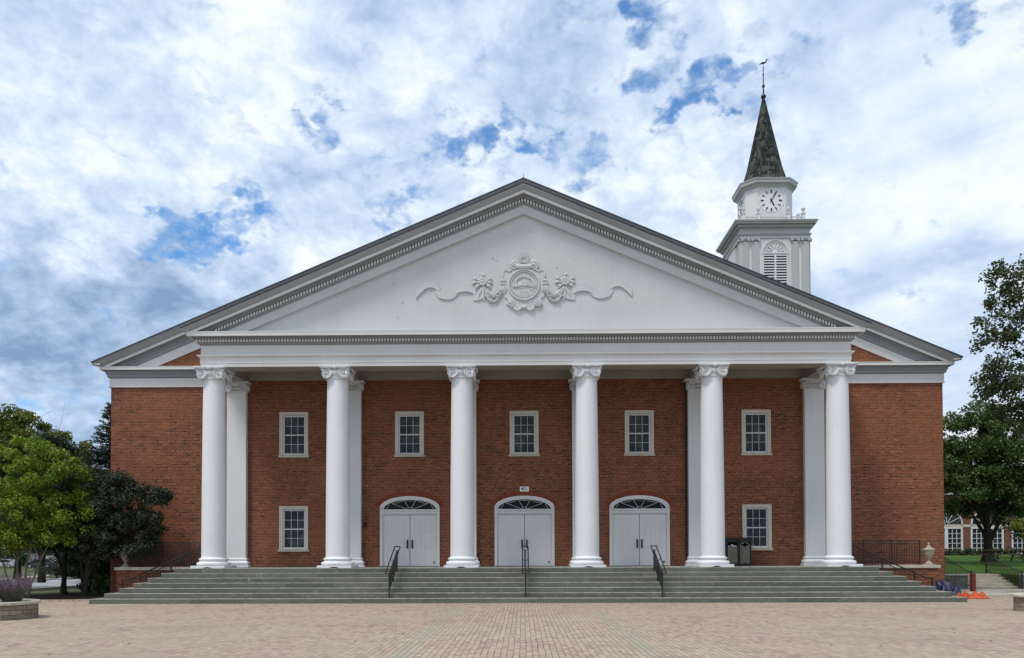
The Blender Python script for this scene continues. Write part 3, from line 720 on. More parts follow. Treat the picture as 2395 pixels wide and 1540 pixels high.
# ---- doorways
def make_door():
    fr = MB(); A, B = 1.34, .52; a2, b2 = 1.175, .43; S = SPR-LZ
    y0, y1 = -.045, .20
    fr.box(-1.34, -1.215, y0, y1, 0, S); fr.box(1.215, 1.34, y0, y1, 0, S)
    N = 28; vs = []
    oe = [(A*math.cos(PI*i/N), S+B*math.sin(PI*i/N)) for i in range(N+1)]; ie = [(a2*math.cos(PI*i/N), S-.07+b2*math.sin(PI*i/N)) for i in range(N+1)]
    for i in range(N):
        q = [oe[i], oe[i+1], ie[i+1], ie[i]]
        fr.poly([(x, z) for x, z in q][::-1], y0, y1)
    me = [(1.245*math.cos(PI*i/N), S-.03+.475*math.sin(PI*i/N)) for i in range(N+1)]        # raised bead on the arch
    fr.tube([(x, y0, z) for x, z in me], .02, 6)
    fr.box(-1.215, 1.215, y0+.012, y1, 2.34, S-.07)                                        # transom
    fr.box(-1.24, 1.24, y0-.03, y0+.012, 2.50, 2.535); fr.box(-1.24, 1.24, y0-.012, y0+.012, 2.38, 2.40)
    f = fr.build('doorway', 'frame_white', hall)
    gl = MB()
    pts = [(a2*math.cos(PI*i/N), S-.07+b2*math.sin(PI*i/N)) for i in range(N+1)]
    gl.poly(pts[::-1], .06, .10); gl.build('fanlight', 'glass_black', f)
    mu = MB(); c = (0, S-.05)
    def bar(a, b): mu.beam((a[0], .045, a[1]), (b[0], .045, b[1]), .018, .014)
    hub = [(-.12, S-.06), (-.07, S+.015), (.07, S+.015), (.12, S-.06)]
    for p_, q_ in zip(hub, hub[1:]): bar(p_, q_)
    tip = [(-.83, S-.07+.27), (-.27, S-.07+.41), (.27, S-.07+.41), (.83, S-.07+.27)]
    for p_, q_ in zip(hub, tip): bar(p_, q_)
    def arc(p_, q_, sag):
        L = [(p_[0]+(q_[0]-p_[0])*i/6, p_[1]+(q_[1]-p_[1])*i/6-sag*math.sin(PI*i/6)) for i in range(7)]
        for u_, v_ in zip(L, L[1:]): bar(u_, v_)
    arc(tip[0], tip[1], .03); arc(tip[1], tip[2], .03); arc(tip[2], tip[3], .03); arc((-1.07, S-.04), (-.93, S+.17), .02); arc((1.07, S-.04), (.93, S+.17), .02)
    mu.build('muntin', 'frame_white', f)
    for s in (-1, 1):
        lf = MB(); yf = .035; x0, x1 = (-1.21, -.012) if s < 0 else (.012, 1.21)
        # stiles, rails and sunk panels
        cxs = [x0+.20+.0, x0+.20+.33, x1-.20-.33, x1-.20]
        pz = [(.25, .84), (1.02, 1.46), (1.56, 2.06)] if False else [(.33, .86), (.99, 1.60), (1.72, 2.08)]
        cols_ = [(cxs[0], cxs[1]), (cxs[2], cxs[3])]
        XS = sorted([x0, x1, *cxs]); ZS = sorted([.02, 2.335]+[q for p_ in pz for q in p_])
        for a_, b_ in zip(XS, XS[1:]):
            for c_, d_ in zip(ZS, ZS[1:]):
                inside = any(p_[0] <= a_+1e-6 and b_ <= p_[1]+1e-6 for p_ in cols_) and any(p_[0] <= c_+1e-6 and d_ <= p_[1]+1e-6 for p_ in pz)
                yy = yf+(.014 if inside else 0)
                lf.add([(a_, yy, c_), (b_, yy, c_), (b_, yy, d_), (a_, yy, d_)], [(0, 1, 2, 3)])
        for p_ in cols_:
            for q_ in pz:
                a_, b_, c_, d_ = p_[0], p_[1], q_[0], q_[1]
                lf.add([(a_, yf, c_), (b_, yf, c_), (b_, yf, d_), (a_, yf, d_), (a_, yf+.014, c_), (b_, yf+.014, c_), (b_, yf+.014, d_), (a_, yf+.014, d_)], [(0, 4, 5, 1), (1, 5, 6, 2), (2, 6, 7, 3), (3, 7, 4, 0)])
                lf.box(a_+.05, b_-.05, yf+.003, yf+.0135, c_+.05, d_-.05)
        lf.box(x0, x1, yf+.023, yf+.07, .02, 2.335)
        lf.build('door_leaf', 'door_white', f)
        hd = MB(); xh = s*.105; hd.box(xh-.035, xh+.035, -.015, .03, .82, 1.20); hd.box(xh-.02, xh+.02, -.045, -.02, .84, 1.18); hd.box(xh-.015, xh+.015, -.022, .0, .84, .88); hd.box(xh-.015, xh+.015, -.022, .0, 1.14, 1.18)
        hd.build('handle', 'brass_dark', f)
    pt = MB(); pt.box(-.011, .011, .06, .1, .02, 2.335); pt.build('meeting_gap', 'louvre_dark', f)
    MB().box(-1.30, 1.30, -.12, .2, .004, .022).build('threshold', 'brass_dark', f)
    # small access pictogram low on the right leaf
    ic = MB(); ic.box(1.05, 1.13, .029, .034, .14, .24); pic = ic.build('access_sticker', 'sign_black', f)
    ic = MB(); ic.ball((1.088, .027, .222), .012); ic.beam((1.088, .027, .208), (1.088, .027, .18), .009, .004); ic.beam((1.088, .027, .18), (1.112, .027, .178), .008, .004); ic.beam((1.112, .027, .178), (1.118, .027, .158), .008, .004)
    ic.tube([(1.088+.022*math.cos(a), .027, .172+.022*math.sin(a)) for a in [PI*.6+i*PI*1.3/8 for i in range(9)]], .004, 4); ic.build('access_symbol', 'sign_white', f)
    ar = MB(); N = 33                                                                     # ring of brick on end over the arch
    for i in range(N):
        t0, t1 = PI*(i+.07)/N, PI*(i+.93)/N
        q = [((1.345+d)*math.cos(t_), S+(.525+d)*math.sin(t_)) for t_, d in ((t0, 0), (t0, .21), (t1, .21), (t1, 0))]
        if min(z for x, z in q) < S-.02: continue
        ar.poly(q, -.012, .05)
    ar.build('brick_arch', 'brick_arch', f)
    return f
d0 = make_door(); d0.location = (DX[0], WY, LZ)
for x in DX[1:]:
    c = copy_tree(d0, hall); c.location = (x, WY, LZ)
# ---- number plate
pl = MB().box(-.20, .20, -.025, -.004, 4.645, 4.86).build('number_plate', 'sign_white', hall, loc=(0, WY, 0))
vs, fs = text_mesh('401', .205, .003, .004)
g = MB().add([(x, -.028-z, y+4.755) for x, y, z in vs], fs); g.build('lettering', 'sign_black', pl)
# ---- service items under the portico
MB().tube([(7.2, 36.25, 1.3), (7.2, 36.25, 9.6)], .035, 8).build('downpipe', 'brass_dark', hall)
MB().box(-7.19, -7.07, 36.24, 36.345, 3.14, 3.30).build('wall_socket', 'brass_dark', hall)

# ---- crest in relief
crest = MB()
def blob_outline(k=1.):
    R_ = [(0, -.92), (.16, -.98), (.34, -.99), (.50, -.86), (.70, -.80), (.62, -.62), (.80, -.52), (.90, -.30), (.88, .0), (.95, .14), (.82, .30), (.86, .46), (.70, .58), (.58, .54), (.50, .62), (.48, .95), (.30, 1.02), (0, .92)]
    L = [(-x, z) for x, z in R_[1:-1]][::-1]
    return [(x*k, z*k) for x, z in R_+L]
TY = 33.20
o_ = blob_outline()
crest.poly([(x, z) for x, z in o_][::-1], -.09, .0) if False else None
n = len(o_)
crest.add([(x, -.07, z) for x, z in o_]+[(x*1.03, 0, z*1.03) for x, z in o_]+[(0, -.11, -.03)], [(i, (i+1) % n, 2*n) for i in range(n)]+[(i+n, (i+1) % n+n, (i+1) % n, i) for i in range(n)])
def torus(mb, R_, r_, y, cz=0, sx=1., N=40): mb.tube([(R_*sx*math.cos(2*PI*i/N), y, cz+R_*math.sin(2*PI*i/N)) for i in range(N+1)], r_, 6)
torus(crest, .62, .045, -.13, -.02); torus(crest, .53, .022, -.13, -.02)
def scroll(mb, c, r_, turn, th=.05, y=-.1):
    pts = []; N = 30
    for i in range(N+1): t = i/N; a = turn*(PI*.5-t*4.2*PI); q = r_*(1-t)+.02; pts.append((c[0]+q*math.cos(a), y-.07*t, c[1]+q*math.sin(a)))
    mb.tube(pts, [th*(1-.5*i/N) for i in range(N+1)], 6); mb.ball((c[0], y-.05, c[1]), r_*.35)
for s in (-1, 1):
    scroll(crest, (s*.40, .80), .17, -s, .05); scroll(crest, (s*.56, -.76), .14, s, .045); scroll(crest, (s*.86, -.20), .12, s, .04)
    crest.box(s*.86-.10, s*.86+.10, -.14, -.02, .14, .20); crest.box(s*.86-.09, s*.86+.09, -.13, -.02, .0, .06)
    crest.tube([(s*.5, -.1, .6), (s*.62, -.1, .53), (s*.74, -.1, .62), (s*.84, -.08, .52), (s*.86, -.09, .3)], .035, 6)
    crest.tube([(s*.12, -.09, -.98), (s*.24, -.1, -1.06), (s*.36, -.1, -1.03), (s*.42, -.1, -.92)], .05, 6)
crest.tube([(-.30, -.12, .74), (-.1, -.16, .72), (.1, -.16, .72), (.30, -.12, .74)], .10, 8)
crest.ball((0, -.1, -.93), .12, 1.2, .6, .7)
cr = crest.build('crest', 'stucco', hall, loc=(0, TY, 12.90)); cr.scale = (1, .65, 1)
sh = MB()
for i in range(15):
    a = PI*(-.08+1.16*i/14); L = .27+.05*math.sin(a)
    sh.tube([(0, -.06, .92), (.5*L*math.cos(a), -.15, .92+.55*L*math.sin(a)*1.1), (L*.86*math.cos(a), -.12, .92+L*1.15*math.sin(a))], [.02, .042, .052], 6)
sh.ball((0, -.08, .92), .10, 1.8, .8, .8); sh.build('shell', 'trim', cr)
# the medal's two scrolls and their words
bn = MB()
def band(path, h, y, th=.02):
    for (ax, az), (bx, bz) in zip(path, path[1:]):
        bn.add([(ax, y, az-h), (bx, y, bz-h), (bx, y, bz+h), (ax, y, az+h), (ax, y+th, az-h), (bx, y+th, bz-h), (bx, y+th, bz+h), (ax, y+th, az+h)], [(0, 1, 2, 3), (7, 6, 5, 4), (0, 4, 5, 1), (3, 2, 6, 7)])
band([(-.34+.068*i, .17+.17*math.sin(PI*i/10)) for i in range(11)], .055, -.155)
band([(-.47+.094*i, -.02+.035*math.sin((i-2)*.7)) for i in range(11)], .06, -.155)
bn.tube([(-.48, -.15, -.09), (-.3, -.16, -.10), (-.1, -.16, -.09), (.15, -.16, -.05), (.4, -.16, -.04), (.48, -.16, -.10), (.42, -.15, -.18), (.2, -.15, -.20)], .014, 5)
bn.tube([(-.38, -.15, .10), (-.25, -.16, .06), (-.14, -.15, .10)], .012, 5); bn.tube([(.38, -.15, .08), (.25, -.16, .06), (.14, -.15, .11)], .012, 5)
bn.tube([(-.32, -.15, -.36), (-.15, -.15, -.46), (.05, -.15, -.49), (.3, -.15, -.40)], .012, 5)
bn.build('scroll_band', 'white', cr)
lt = MB()
def letters(word, pos_fn, size):
    for i, ch in enumerate(word):
        if ch == ' ': continue
        x, z, rot = pos_fn(i); vs, fs = text_mesh(ch, size, .008, .002)
        cr_, sr = math.cos(rot), math.sin(rot)
        lt.add([(x+vx*cr_-vy*sr, -.163-vz, z+vx*sr+vy*cr_) for vx, vy, vz in vs], fs)
letters('CHRISTO', lambda i: (-.27+.09*i, .175+.165*math.sin(PI*(.10+.8*i/6)), .45*math.cos(PI*(.1+.8*i/6))), .11)
letters('ET REGNO', lambda i: (-.38+.11*i, -.01+.03*math.sin((i-1.5)*.8), .06), .12)
letters('EIUS', lambda i: (-.12+.09*i, -.36+.01*i, .1), .11)
lt.build('lettering', 'trim', cr)
def ribbon(s):
    rb = MB()
    top = [(.95+.0, -.0)]
    # centre line of the ribbon from the bow outwards, as (x, z, half height)
    segs = [[(1.45, -.22, .07), (1.62, -.40, .09), (1.9, -.50, .10), (2.1, -.50, .10)],
            [(1.98, -.30, .09), (2.25, -.16, .10), (2.6, -.16, .10), (2.82, -.28, .09)],
            [(2.72, -.30, .08), (2.95, -.42, .11), (3.2, -.44, .12), (3.5, -.36, .11), (3.66, -.16, .07)],
            [(3.46, -.16, .07), (3.75, .02, .10), (4.0, .0, .10), (4.2, -.14, .11), (4.44, -.36, .13)]]
    for k, sg in enumerate(segs):
        P_ = []
        ext = [tuple(2*sg[0][j]-sg[1][j] for j in range(3))]+sg+[tuple(2*sg[-1][j]-sg[-2][j] for j in range(3))]
        for q in range(1, len(ext)-2):
            p0, p1, p2, p3 = ext[q-1:q+3]
            for i in range(5):
                t = i/5; P_.append(tuple(.5*(2*p1[j]+(p2[j]-p0[j])*t+(2*p0[j]-5*p1[j]+4*p2[j]-p3[j])*t*t+(3*p1[j]-p0[j]-3*p2[j]+p3[j])*t**3) for j in range(3)))
        P_.append(sg[-1]); P_ = [(x, z, h*1.28) for x, z, h in P_]; yb = -.07-.03*(k % 2)
        N = len(P_)
        f1 = [(s*x, yb-.04*math.sin(PI*i/(N-1)), z+h) for i, (x, z, h) in enumerate(P_)]; f2 = [(s*x, yb-.04*math.sin(PI*i/(N-1)), z-h) for i, (x, z, h) in enumerate(P_)]
        vs = f1+f2+[(x, 0, z) for x, y, z in f1]+[(x, 0, z) for x, y, z in f2]
        fs = [(i, i+1, N+i+1, N+i) for i in range(N-1)]+[(i, 2*N+i, 2*N+i+1, i+1) for i in range(N-1)]+[(N+i, N+i+1, 3*N+i+1, 3*N+i) for i in range(N-1)]+[(0, N, 3*N, 2*N), (N-1, 3*N-1, 4*N-1, 2*N-1)]
        rb.add(vs, fs); rb.tube(f1, .012, 5); rb.tube(f2, .012, 5)
    rb.v = [(x, y*.7, z) for x, y, z in rb.v]
    # tails hanging from the bow
    for a, b in (((1.62, -.1), (1.36, -.62)), ((1.66, -.1), (1.62, -.66)), ((1.70, -.12), (1.9, -.60)), ((1.74, -.1), (1.2, -.45))):
        m_ = ((a[0]+b[0])/2+.05, (a[1]+b[1])/2); rb.tube([(s*a[0], -.06, a[1]), (s*m_[0], -.09, m_[1]), (s*b[0], -.05, b[1])], [.03, .06, .025], 6)
    rb.build('ribbon', 'stucco', cr)
    rs = MB(); c = (s*1.70, .12)
    for k in range(8):
        a = 2*PI*k/8+.2; rs.tube([(c[0], -.1, c[1]), (c[0]+.13*math.cos(a), -.16, c[1]+.13*math.sin(a)), (c[0]+.19*math.cos(a), -.10, c[1]+.19*math.sin(a))], [.03, .06, .035], 6)
    rs.ball((c[0], -.18, c[1]), .05)
    for dx_, dz_ in ((.34, .14), (.36, -.06), (-.34, .16), (-.38, -.06), (.30, -.26), (-.26, -.28), (.02, .36)):
        rs.tube([(c[0]+dx_*.4, -.07, c[1]+dz_*.4), (c[0]+dx_*.75, -.12, c[1]+dz_*.75+.03), (c[0]+dx_, -.06, c[1]+dz_)], [.03, .075, .04], 6)
    rs.v = [(c[0]+(x-c[0])*1.12, y*.75, c[1]+(z-c[1])*.95) for x, y, z in rs.v]; rs.build('rosette', 'stucco', cr)
    ga = MB(); random.seed(5)
    for i in range(170):
        t = random.random(); x = 1.64-(1.64-.90)*t; z = -.14-.42*math.sin(PI*t)**.8-.02
        ra = .12*(.55+.65*math.sin(PI*t)); a = random.random()*2*PI
        ga.ball((s*(x+ra*math.cos(a)*.7), -.05-.06*random.random(), z+ra*math.sin(a)), .035+.02*random.random(), 1, 1, 1, 6, 4)
    ga.build('garland', 'trim', cr)
ribbon(-1); ribbon(1)
# flakes of lifted paint on the tympanum
random.seed(11)
for x, z, r_ in ((.27, 15.1, .07), (-1.28, 14.0, .05), (-1.1, 13.9, .03), (1.35, 13.6, .05), (2.1, 13.9, .03), (-5.4, 13.0, .05), (-5.0, 12.2, .06), (-5.2, 11.6, .05), (1.1, 13.4, .03), (3.6, 13.4, .03), (-1.7, 13.3, .07), (1.5, 12.0, .05)):
    pts = [(x+r_*random.uniform(.5, 1.3)*math.cos(a), z+.8*r_*random.uniform(.4, 1.3)*math.sin(a)) for a in [2*PI*i/7 for i in range(7)]]
    MB().poly([(x+(a-x)*.7, z+(b-z)*.7) for a, b in pts][::-1], 33.182, 33.199).build('paint_flake', 'trim', hall)

# ================================================================== STEPS
stairs = thing('front_steps', (0, 30.3, 0), 'broad flight of worn grey stone steps leading up to the portico', 'steps')
for k in range(7):
    y0 = 30.29+.41*k-30.3; X = 16.36-.36*k; z0, z1 = .184*k-(.1 if k == 0 else 0), .184*(k+1)
    g = MB(); yb = 35.04-30.3
    if k < 6: g.prism([(-X, y0), (X, y0), (X, yb), (-X, yb)], z0, z1)
    else: g.prism([(-X, y0), (X, y0), (X, yb), (13.29, yb), (13.29, 6.045), (-13.29, 6.045), (-13.29, yb), (-X, yb)], z0, z1)
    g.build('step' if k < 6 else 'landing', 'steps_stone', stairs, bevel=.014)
# low brick walls at both ends with their urns, fences and handrails
def side_set(s, nm):
    side = 'left' if s < 0 else 'right'
    def X(a, b): return (min(s*a, s*b), max(s*a, s*b))
    t = thing('pedestal_wall', (s*15.5, 35.2, 0), {-1: 'low brick wall with stone cap at the shaded end of the steps, beside the dark tree', 1: 'low brick wall with stone cap at the end of the steps, beside the blue tarpaulin'}[s], 'low wall', 'low walls flanking the steps')
    g = MB(); x0, x1 = X(13.31-15.5, 17.72-15.5)
    g.box(*X(13.31-15.5, 17.72-15.5), -.14, .22, -.1, 1.185); g.box(*X(17.36-15.5, 17.715-15.5), .22, 1.14, -.1, 1.18); g.build('brickwork', 'brick', t)
    g = MB(); g.box(*X(13.31-15.5, 17.80-15.5), -.20, .27, 1.187, 1.322); g.build('coping', 'sill_stone', t, bevel=.012)
    g = MB(); g.box(*X(13.31-15.5, 17.35-15.5), .275, 1.13, -.1, 1.10); g.build('areaway_floor', 'kerb', t)
    f = thing('iron_fence', (s*15.3, 35.3, 1.322), {-1: 'black iron picket fence on the low brick wall, under the dark tree', 1: 'black iron picket fence on the low brick wall, right of the last column'}[s], 'fence', 'iron fences on the low walls')
    a, b = 13.45-15.3, 17.05-15.3
    g = MB(); g.box(*X(a, b), -.022, .022, 1.04, 1.075); g.box(*X(a, b), -.018, .018, .10, .13); g.box(*X(a, b), -.015, .015, .90, .925); g.build('rail', 'black_metal', f)
    for q in (0, .333, .667, 1.0):
        x = s*(a+(b-a)*q); MB().box(x-.026, x+.026, -.026, .026, 0, 1.09).build('post', 'black_metal', f)
    for i in range(1, 33):
        if i % 11 == 0: continue
        x = s*(a+(b-a)*i/33); MB().box(x-.0095, x+.0095, -.0095, .0095, .10, 1.04).build('picket', 'black_metal', f)
    # handrail running down the side of the steps
    h = thing('handrail', (s*15.4, 34.75, 0), {-1: 'black iron handrail slanting down the end of the steps beside the dark tree', 1: 'black iron handrail slanting down the end of the steps towards the blue tarpaulin'}[s], 'handrail', 'handrails at the ends of the steps')
    def rp(x): return 2.146-(x-13.974)*.447
    A_, B_ = 13.72, 17.04
    g = MB(); g.tube([(s*(A_-15.4), 0, rp(A_)), (s*(B_-15.4), 0, rp(B_)), (s*(17.34-15.4), 0, rp(B_))], .028, 8)
    g.build('top_rail', 'black_metal', h)
    g = MB(); g.beam((s*(A_-15.4), 0, rp(A_)-.14), (s*(16.7-15.4), 0, rp(16.7)-.14), .022, .03); g.build('lower_rail', 'black_metal', h)
    for i in range(24):
        x = A_+.05+i*.125; k = max(0, min(7, math.ceil((16.36-x)/.36))); zb = .184*k
        if x > 14.2 and rp(x)-.14-zb < .1: continue
        MB().box(s*(x-15.4)-.008, s*(x-15.4)+.008, -.008, .008, zb+(.0), rp(x)-.14).build('baluster', 'black_metal', h)
    for x in (13.8, 15.2, 16.55, 17.3):
        k = max(0, min(7, math.ceil((16.36-x)/.36))); x_ = s*(x-15.4); MB().box(x_-.022, x_+.022, -.022, .022, .184*k, min(rp(x), 9) if x < 17 else rp(B_)).build('post', 'black_metal', h)
    u = thing('stone_urn', (s*17.41, 35.24, 1.322), {-1: 'lidded stone urn on the low wall in the shade of the dark tree', 1: 'lidded stone urn on the low wall right of the last column, in the open'}[s], 'urn', 'stone urns on the low walls')
    MB().box(-.16, .16, -.16, .16, 0, .05).lathe([(.15, .05), (.13, .09), (.07, .15), (.045, .19), (.055, .22)], 20).build('foot', 'urn_stone', u)
    MB().lathe([(.05, .22), (.10, .27), (.16, .38), (.20, .50), (.215, .59), (.235, .60), (.235, .63), (.21, .64)], 24).build('bowl', 'urn_stone', u)
    MB().lathe([(.255, .635), (.25, .665), (.18, .70), (.10, .76), (.05, .83), (.03, .86), (.045, .89), (.04, .92), (.008, .965)], 24).build('lid', 'urn_stone', u)
side_set(-1, 'l'); side_set(1, 'r')
# ---- three handrails on the front steps
def make_rail(first):
    r = thing('step_railing', (0, 31.5, 0), '', 'railing', 'iron railings on the front steps')
    Y = lambda y: y-31.5
    def rz(y): return 1.11+(y-30.38)*.462
    for s in (-1, 1):
        MB().tube([(s*.11, Y(30.38), rz(30.38)), (s*.11, Y(32.62), rz(32.62))], .024, 8).build('handrail', 'black_metal', r)
    for y in (30.38, 32.62): MB().tube([(-.11, Y(y), rz(y)), (.11, Y(y), rz(y))], .020, 6).build('end_bar', 'black_metal', r)
    for y in (30.75, 31.6, 32.45): MB().tube([(-.11, Y(y), rz(y)), (-.08, Y(y), rz(y)-.07), (0, Y(y), rz(y)-.11), (.08, Y(y), rz(y)-.07), (.11, Y(y), rz(y))], .012, 6).build('bracket', 'black_metal', r)
    for y, zb in ((30.6, .184), (31.62, .736-.184*0), (32.52, 1.104)): MB().box(-.024, .024, Y(y)-.024, Y(y)+.024, zb, rz(y)-.10).build('post', 'black_metal', r)
    g = MB(); g.beam((0, Y(30.6), rz(30.6)-.12), (0, Y(32.52), rz(32.52)-.12), .03, .035); g.beam((0, Y(30.6), rz(30.6)-.74), (0, Y(32.52), rz(32.52)-.74), .02, .03); g.build('stringer', 'black_metal', r)
    for i in range(1, 15):
        y = 30.6+i*.128
        if abs(y-31.62) < .05: continue
        MB().box(-.0085, .0085, Y(y)-.0085, Y(y)+.0085, rz(y)-.74, rz(y)-.12).build('baluster', 'black_metal', r)
    return r
r0 = make_rail(True)
for i, (x, lb) in enumerate(((-5.12, 'black iron railing on the steps in front of the leftmost door'), (.02, 'black iron railing on the steps seen end on in front of the middle door'), (5.16, 'black iron railing on the steps in front of the door nearest the waste bins'))):
    r = r0 if i == 0 else copy_tree(r0)
    r.location = (x, 31.5, 0); r['label'] = lb

# ================================================================== WASTE BIN
bn_ = thing('waste_bin', (9.32, 35.85, LZ), 'double waste and recycling bin with taupe doors in a black frame, beside the fifth column', 'waste bin')
g = MB(); W2 = .56
g.box(-W2, W2, -.32, .34, 0, .08); g.box(-W2, -W2+.055, -.36, .34, .08, 1.15); g.box(W2-.055, W2, -.36, .34, .08, 1.15); g.box(-.03, .03, -.36, -.28, .08, 1.15); g.box(-W2+.055, W2-.055, .30, .34, .08, 1.15)
g.box(-W2+.055, W2-.055, -.36, -.30, 1.04, 1.15); g.box(-W2+.055, W2-.055, -.30, .30, .08, .10)
g.build('housing', 'bin_black', bn_, bevel=.006)
g = MB(); g.prism([(-W2-.05, -.42), (W2+.05, -.42), (W2+.05, .36), (-W2-.05, .36)], 1.152, 1.19)
g.add([(-W2-.05, -.42, 1.19), (W2+.05, -.42, 1.19), (W2+.05, .36, 1.19), (-W2-.05, .36, 1.19), (-W2+.05, -.3, 1.235), (W2-.05, -.3, 1.235), (W2-.05, .25, 1.235), (-W2+.05, .25, 1.235)], [(0, 1, 5, 4), (1, 2, 6, 5), (2, 3, 7, 6), (3, 0, 4, 7), (4, 5, 6, 7)]); g.build('hood', 'bin_black', bn_)
g = MB(); g.box(-.475, -.055, -.375, -.335, .10, .84); g.build('left_door', 'bin_taupe', bn_, bevel=.008).name = 'bin_door'
# right door with arched head and a lobed opening
g = MB(); out = [(.055, .10), (.475, .10), (.475, .92)]+[(.265+.21*math.cos(PI*i/12), .92+.115*math.sin(PI*i/12)) for i in range(1, 12)]+[(.055, .92)]
ocx, ocz = .265, .925; N = 32
inn = []
for i in range(N):
    a = 2*PI*i/N; r_ = .115+.028*math.cos(4*a) ; inn.append((ocx+r_*1.22*math.cos(a), ocz-.0+r_*.62*math.sin(a)))
# rays from the opening out to the outline
def ray(a):
    dxr, dzr = math.cos(a), math.sin(a); best = 9
    n_ = len(out)
    for i in range(n_):
        (x1, z1), (x2, z2) = out[i], out[(i+1) % n_]; ex, ez = x2-x1, z2-z1; den = dxr*ez-dzr*ex
        if abs(den) < 1e-9: continue
        t = ((x1-ocx)*ez-(z1-ocz)*ex)/den; u = ((x1-ocx)*dzr-(z1-ocz)*dxr)/den
        if t > 0 and -1e-6 <= u <= 1+1e-6: best = min(best, t)
    return (ocx+dxr*best, ocz+dzr*best)
angs = sorted([2*PI*i/N for i in range(N)]+[math.atan2(z-ocz, x-ocx) % (2*PI) for x, z in out[:3]+out[-1:]])
IN = [(ocx+(.115+.028*math.cos(4*a))*1.22*math.cos(a), ocz+(.115+.028*math.cos(4*a))*.62*math.sin(a)) for a in angs]; OUT = [ray(a) for a in angs]; n = len(angs)
v_ = [(x, -.375, z) for x, z in IN+OUT]+[(x, -.335, z) for x, z in IN+OUT]
g.add(v_, [(i, n+i, n+(i+1) % n, (i+1) % n) for i in range(n)]+[(i, (i+1) % n, 2*n+(i+1) % n, 2*n+i) for i in range(n)]+[(n+(i+1) % n, n+i, 3*n+i, 3*n+(i+1) % n) for i in range(n)])
g.build('bin_door', 'bin_taupe', bn_)
MB().box(-W2-.006, -W2-.001, -.26, .22, .12, 1.08).build('side_panel', 'bin_taupe', bn_)
g = MB(); g.box(-.44, -.09, -.30, .26, .10, .80); g.build('liner', 'louvre_dark', bn_)
g = MB(); g.box(.09, .44, -.28, .26, .10, .80); g.build('liner', 'louvre_dark', bn_)
random.seed(3)
for i, (x, z, r_, lb) in enumerate(((-.40, .845, .035, 'crumpled white paper in the bin, leftmost of the rubbish'), (-.27, .90, .045, 'pale crumpled wrapper on top of the heap in the bin'), (-.20, .85, .045, 'white paper cup lying in the middle of the bin opening'), (-.10, .86, .035, 'small white cup at the right edge of the rubbish in the bin'))):
    g = MB().ball((0, 0, 0), r_, 1.3, 1, .9, 9, 7); g.v = [(a+random.uniform(-.01, .01), b+random.uniform(-.01, .01), c+random.uniform(-.008, .008)) for a, b, c in g.v]; g.sm = [False]*len(g.sm)
    tag(g.build('litter', 'litter', loc=(9.32+x, 35.85-.27, LZ+z)), lb, 'litter', 'rubbish in the open bin')

# ================================================================== CLOCK TOWER
TX, TYF, TH = 23.35, 75., 3.16
tower = thing('clock_tower', (TX, TYF+TH, 0), 'white clock tower with dark copper spire rising behind the hall roof', 'tower')
def sq(h): return [(-h, -h), (h, -h), (h, h), (-h, h)]
g = MB(); g.prism(sq(TH), -.2, 31.5)
g.build('tower_wall', 'white', tower)
for q in range(4):                              # paired flat pilasters on all four sides
    for x in (-2.78, -1.84, 1.80, 2.74):
        o = MB().box(-.30, .30, -TH-.12, -TH+.05, 18, 30.75).build('pilaster', 'trim', tower); m = Matrix.Rotation(q*PI/2, 4, 'Z')
        o.rotation_euler = (0, 0, q*PI/2); o.location = m @ Vector((x, 0, 0))
        a = MB().box(-.42, .42, -TH-.22, -TH+.05, 30.995, 31.055)
        for s in (-1, 1): a.tube([(s*.30, -TH-.26, 30.88), (s*.30, -TH+.02, 30.88)], .12, 10)
        a.box(-.3, .3, -TH-.17, -TH+.05, 30.86, 31.0); a.build('capital', 'trim', o)
g = MB()
prof = [(-.3, 32.72), (.62, 32.62), (.66, 32.60), (.60, 32.44), (.52, 32.42), (.52, 32.30), (.28, 32.28), (.24, 32.16), (.24, 32.04), (.12, 32.02), (.08, 31.92), (.04, 31.90), (.04, 31.50), (.20, 31.48), (.16, 31.38), (.08, 31.34), (.08, 31.08), (0, 31.06)]
n = len(prof); vs = []
for k in range(4):
    for p, z in prof: c = sq(TH+p)[k]; vs.append((c[0], c[1], z))
g.add(vs, [(k*n+i, k*n+i+1, ((k+1) % 4)*n+i+1, ((k+1) % 4)*n+i) for k in range(4) for i in range(n-1)]); g.add([(x, y, 32.72) for x, y in sq(TH-.3)], [(0, 1, 2, 3)])
for q in range(4):
    m = Matrix.Rotation(q*PI/2, 4, 'Z'); a = MB()
    for k in range(-13, 14): a.box(k*.245-.07, k*.245+.07, -TH-.33, -TH-.23, 32.05, 32.17)
    a.xf(m); g.add(a.v, a.f)
g.build('cornice', 'trim', tower)
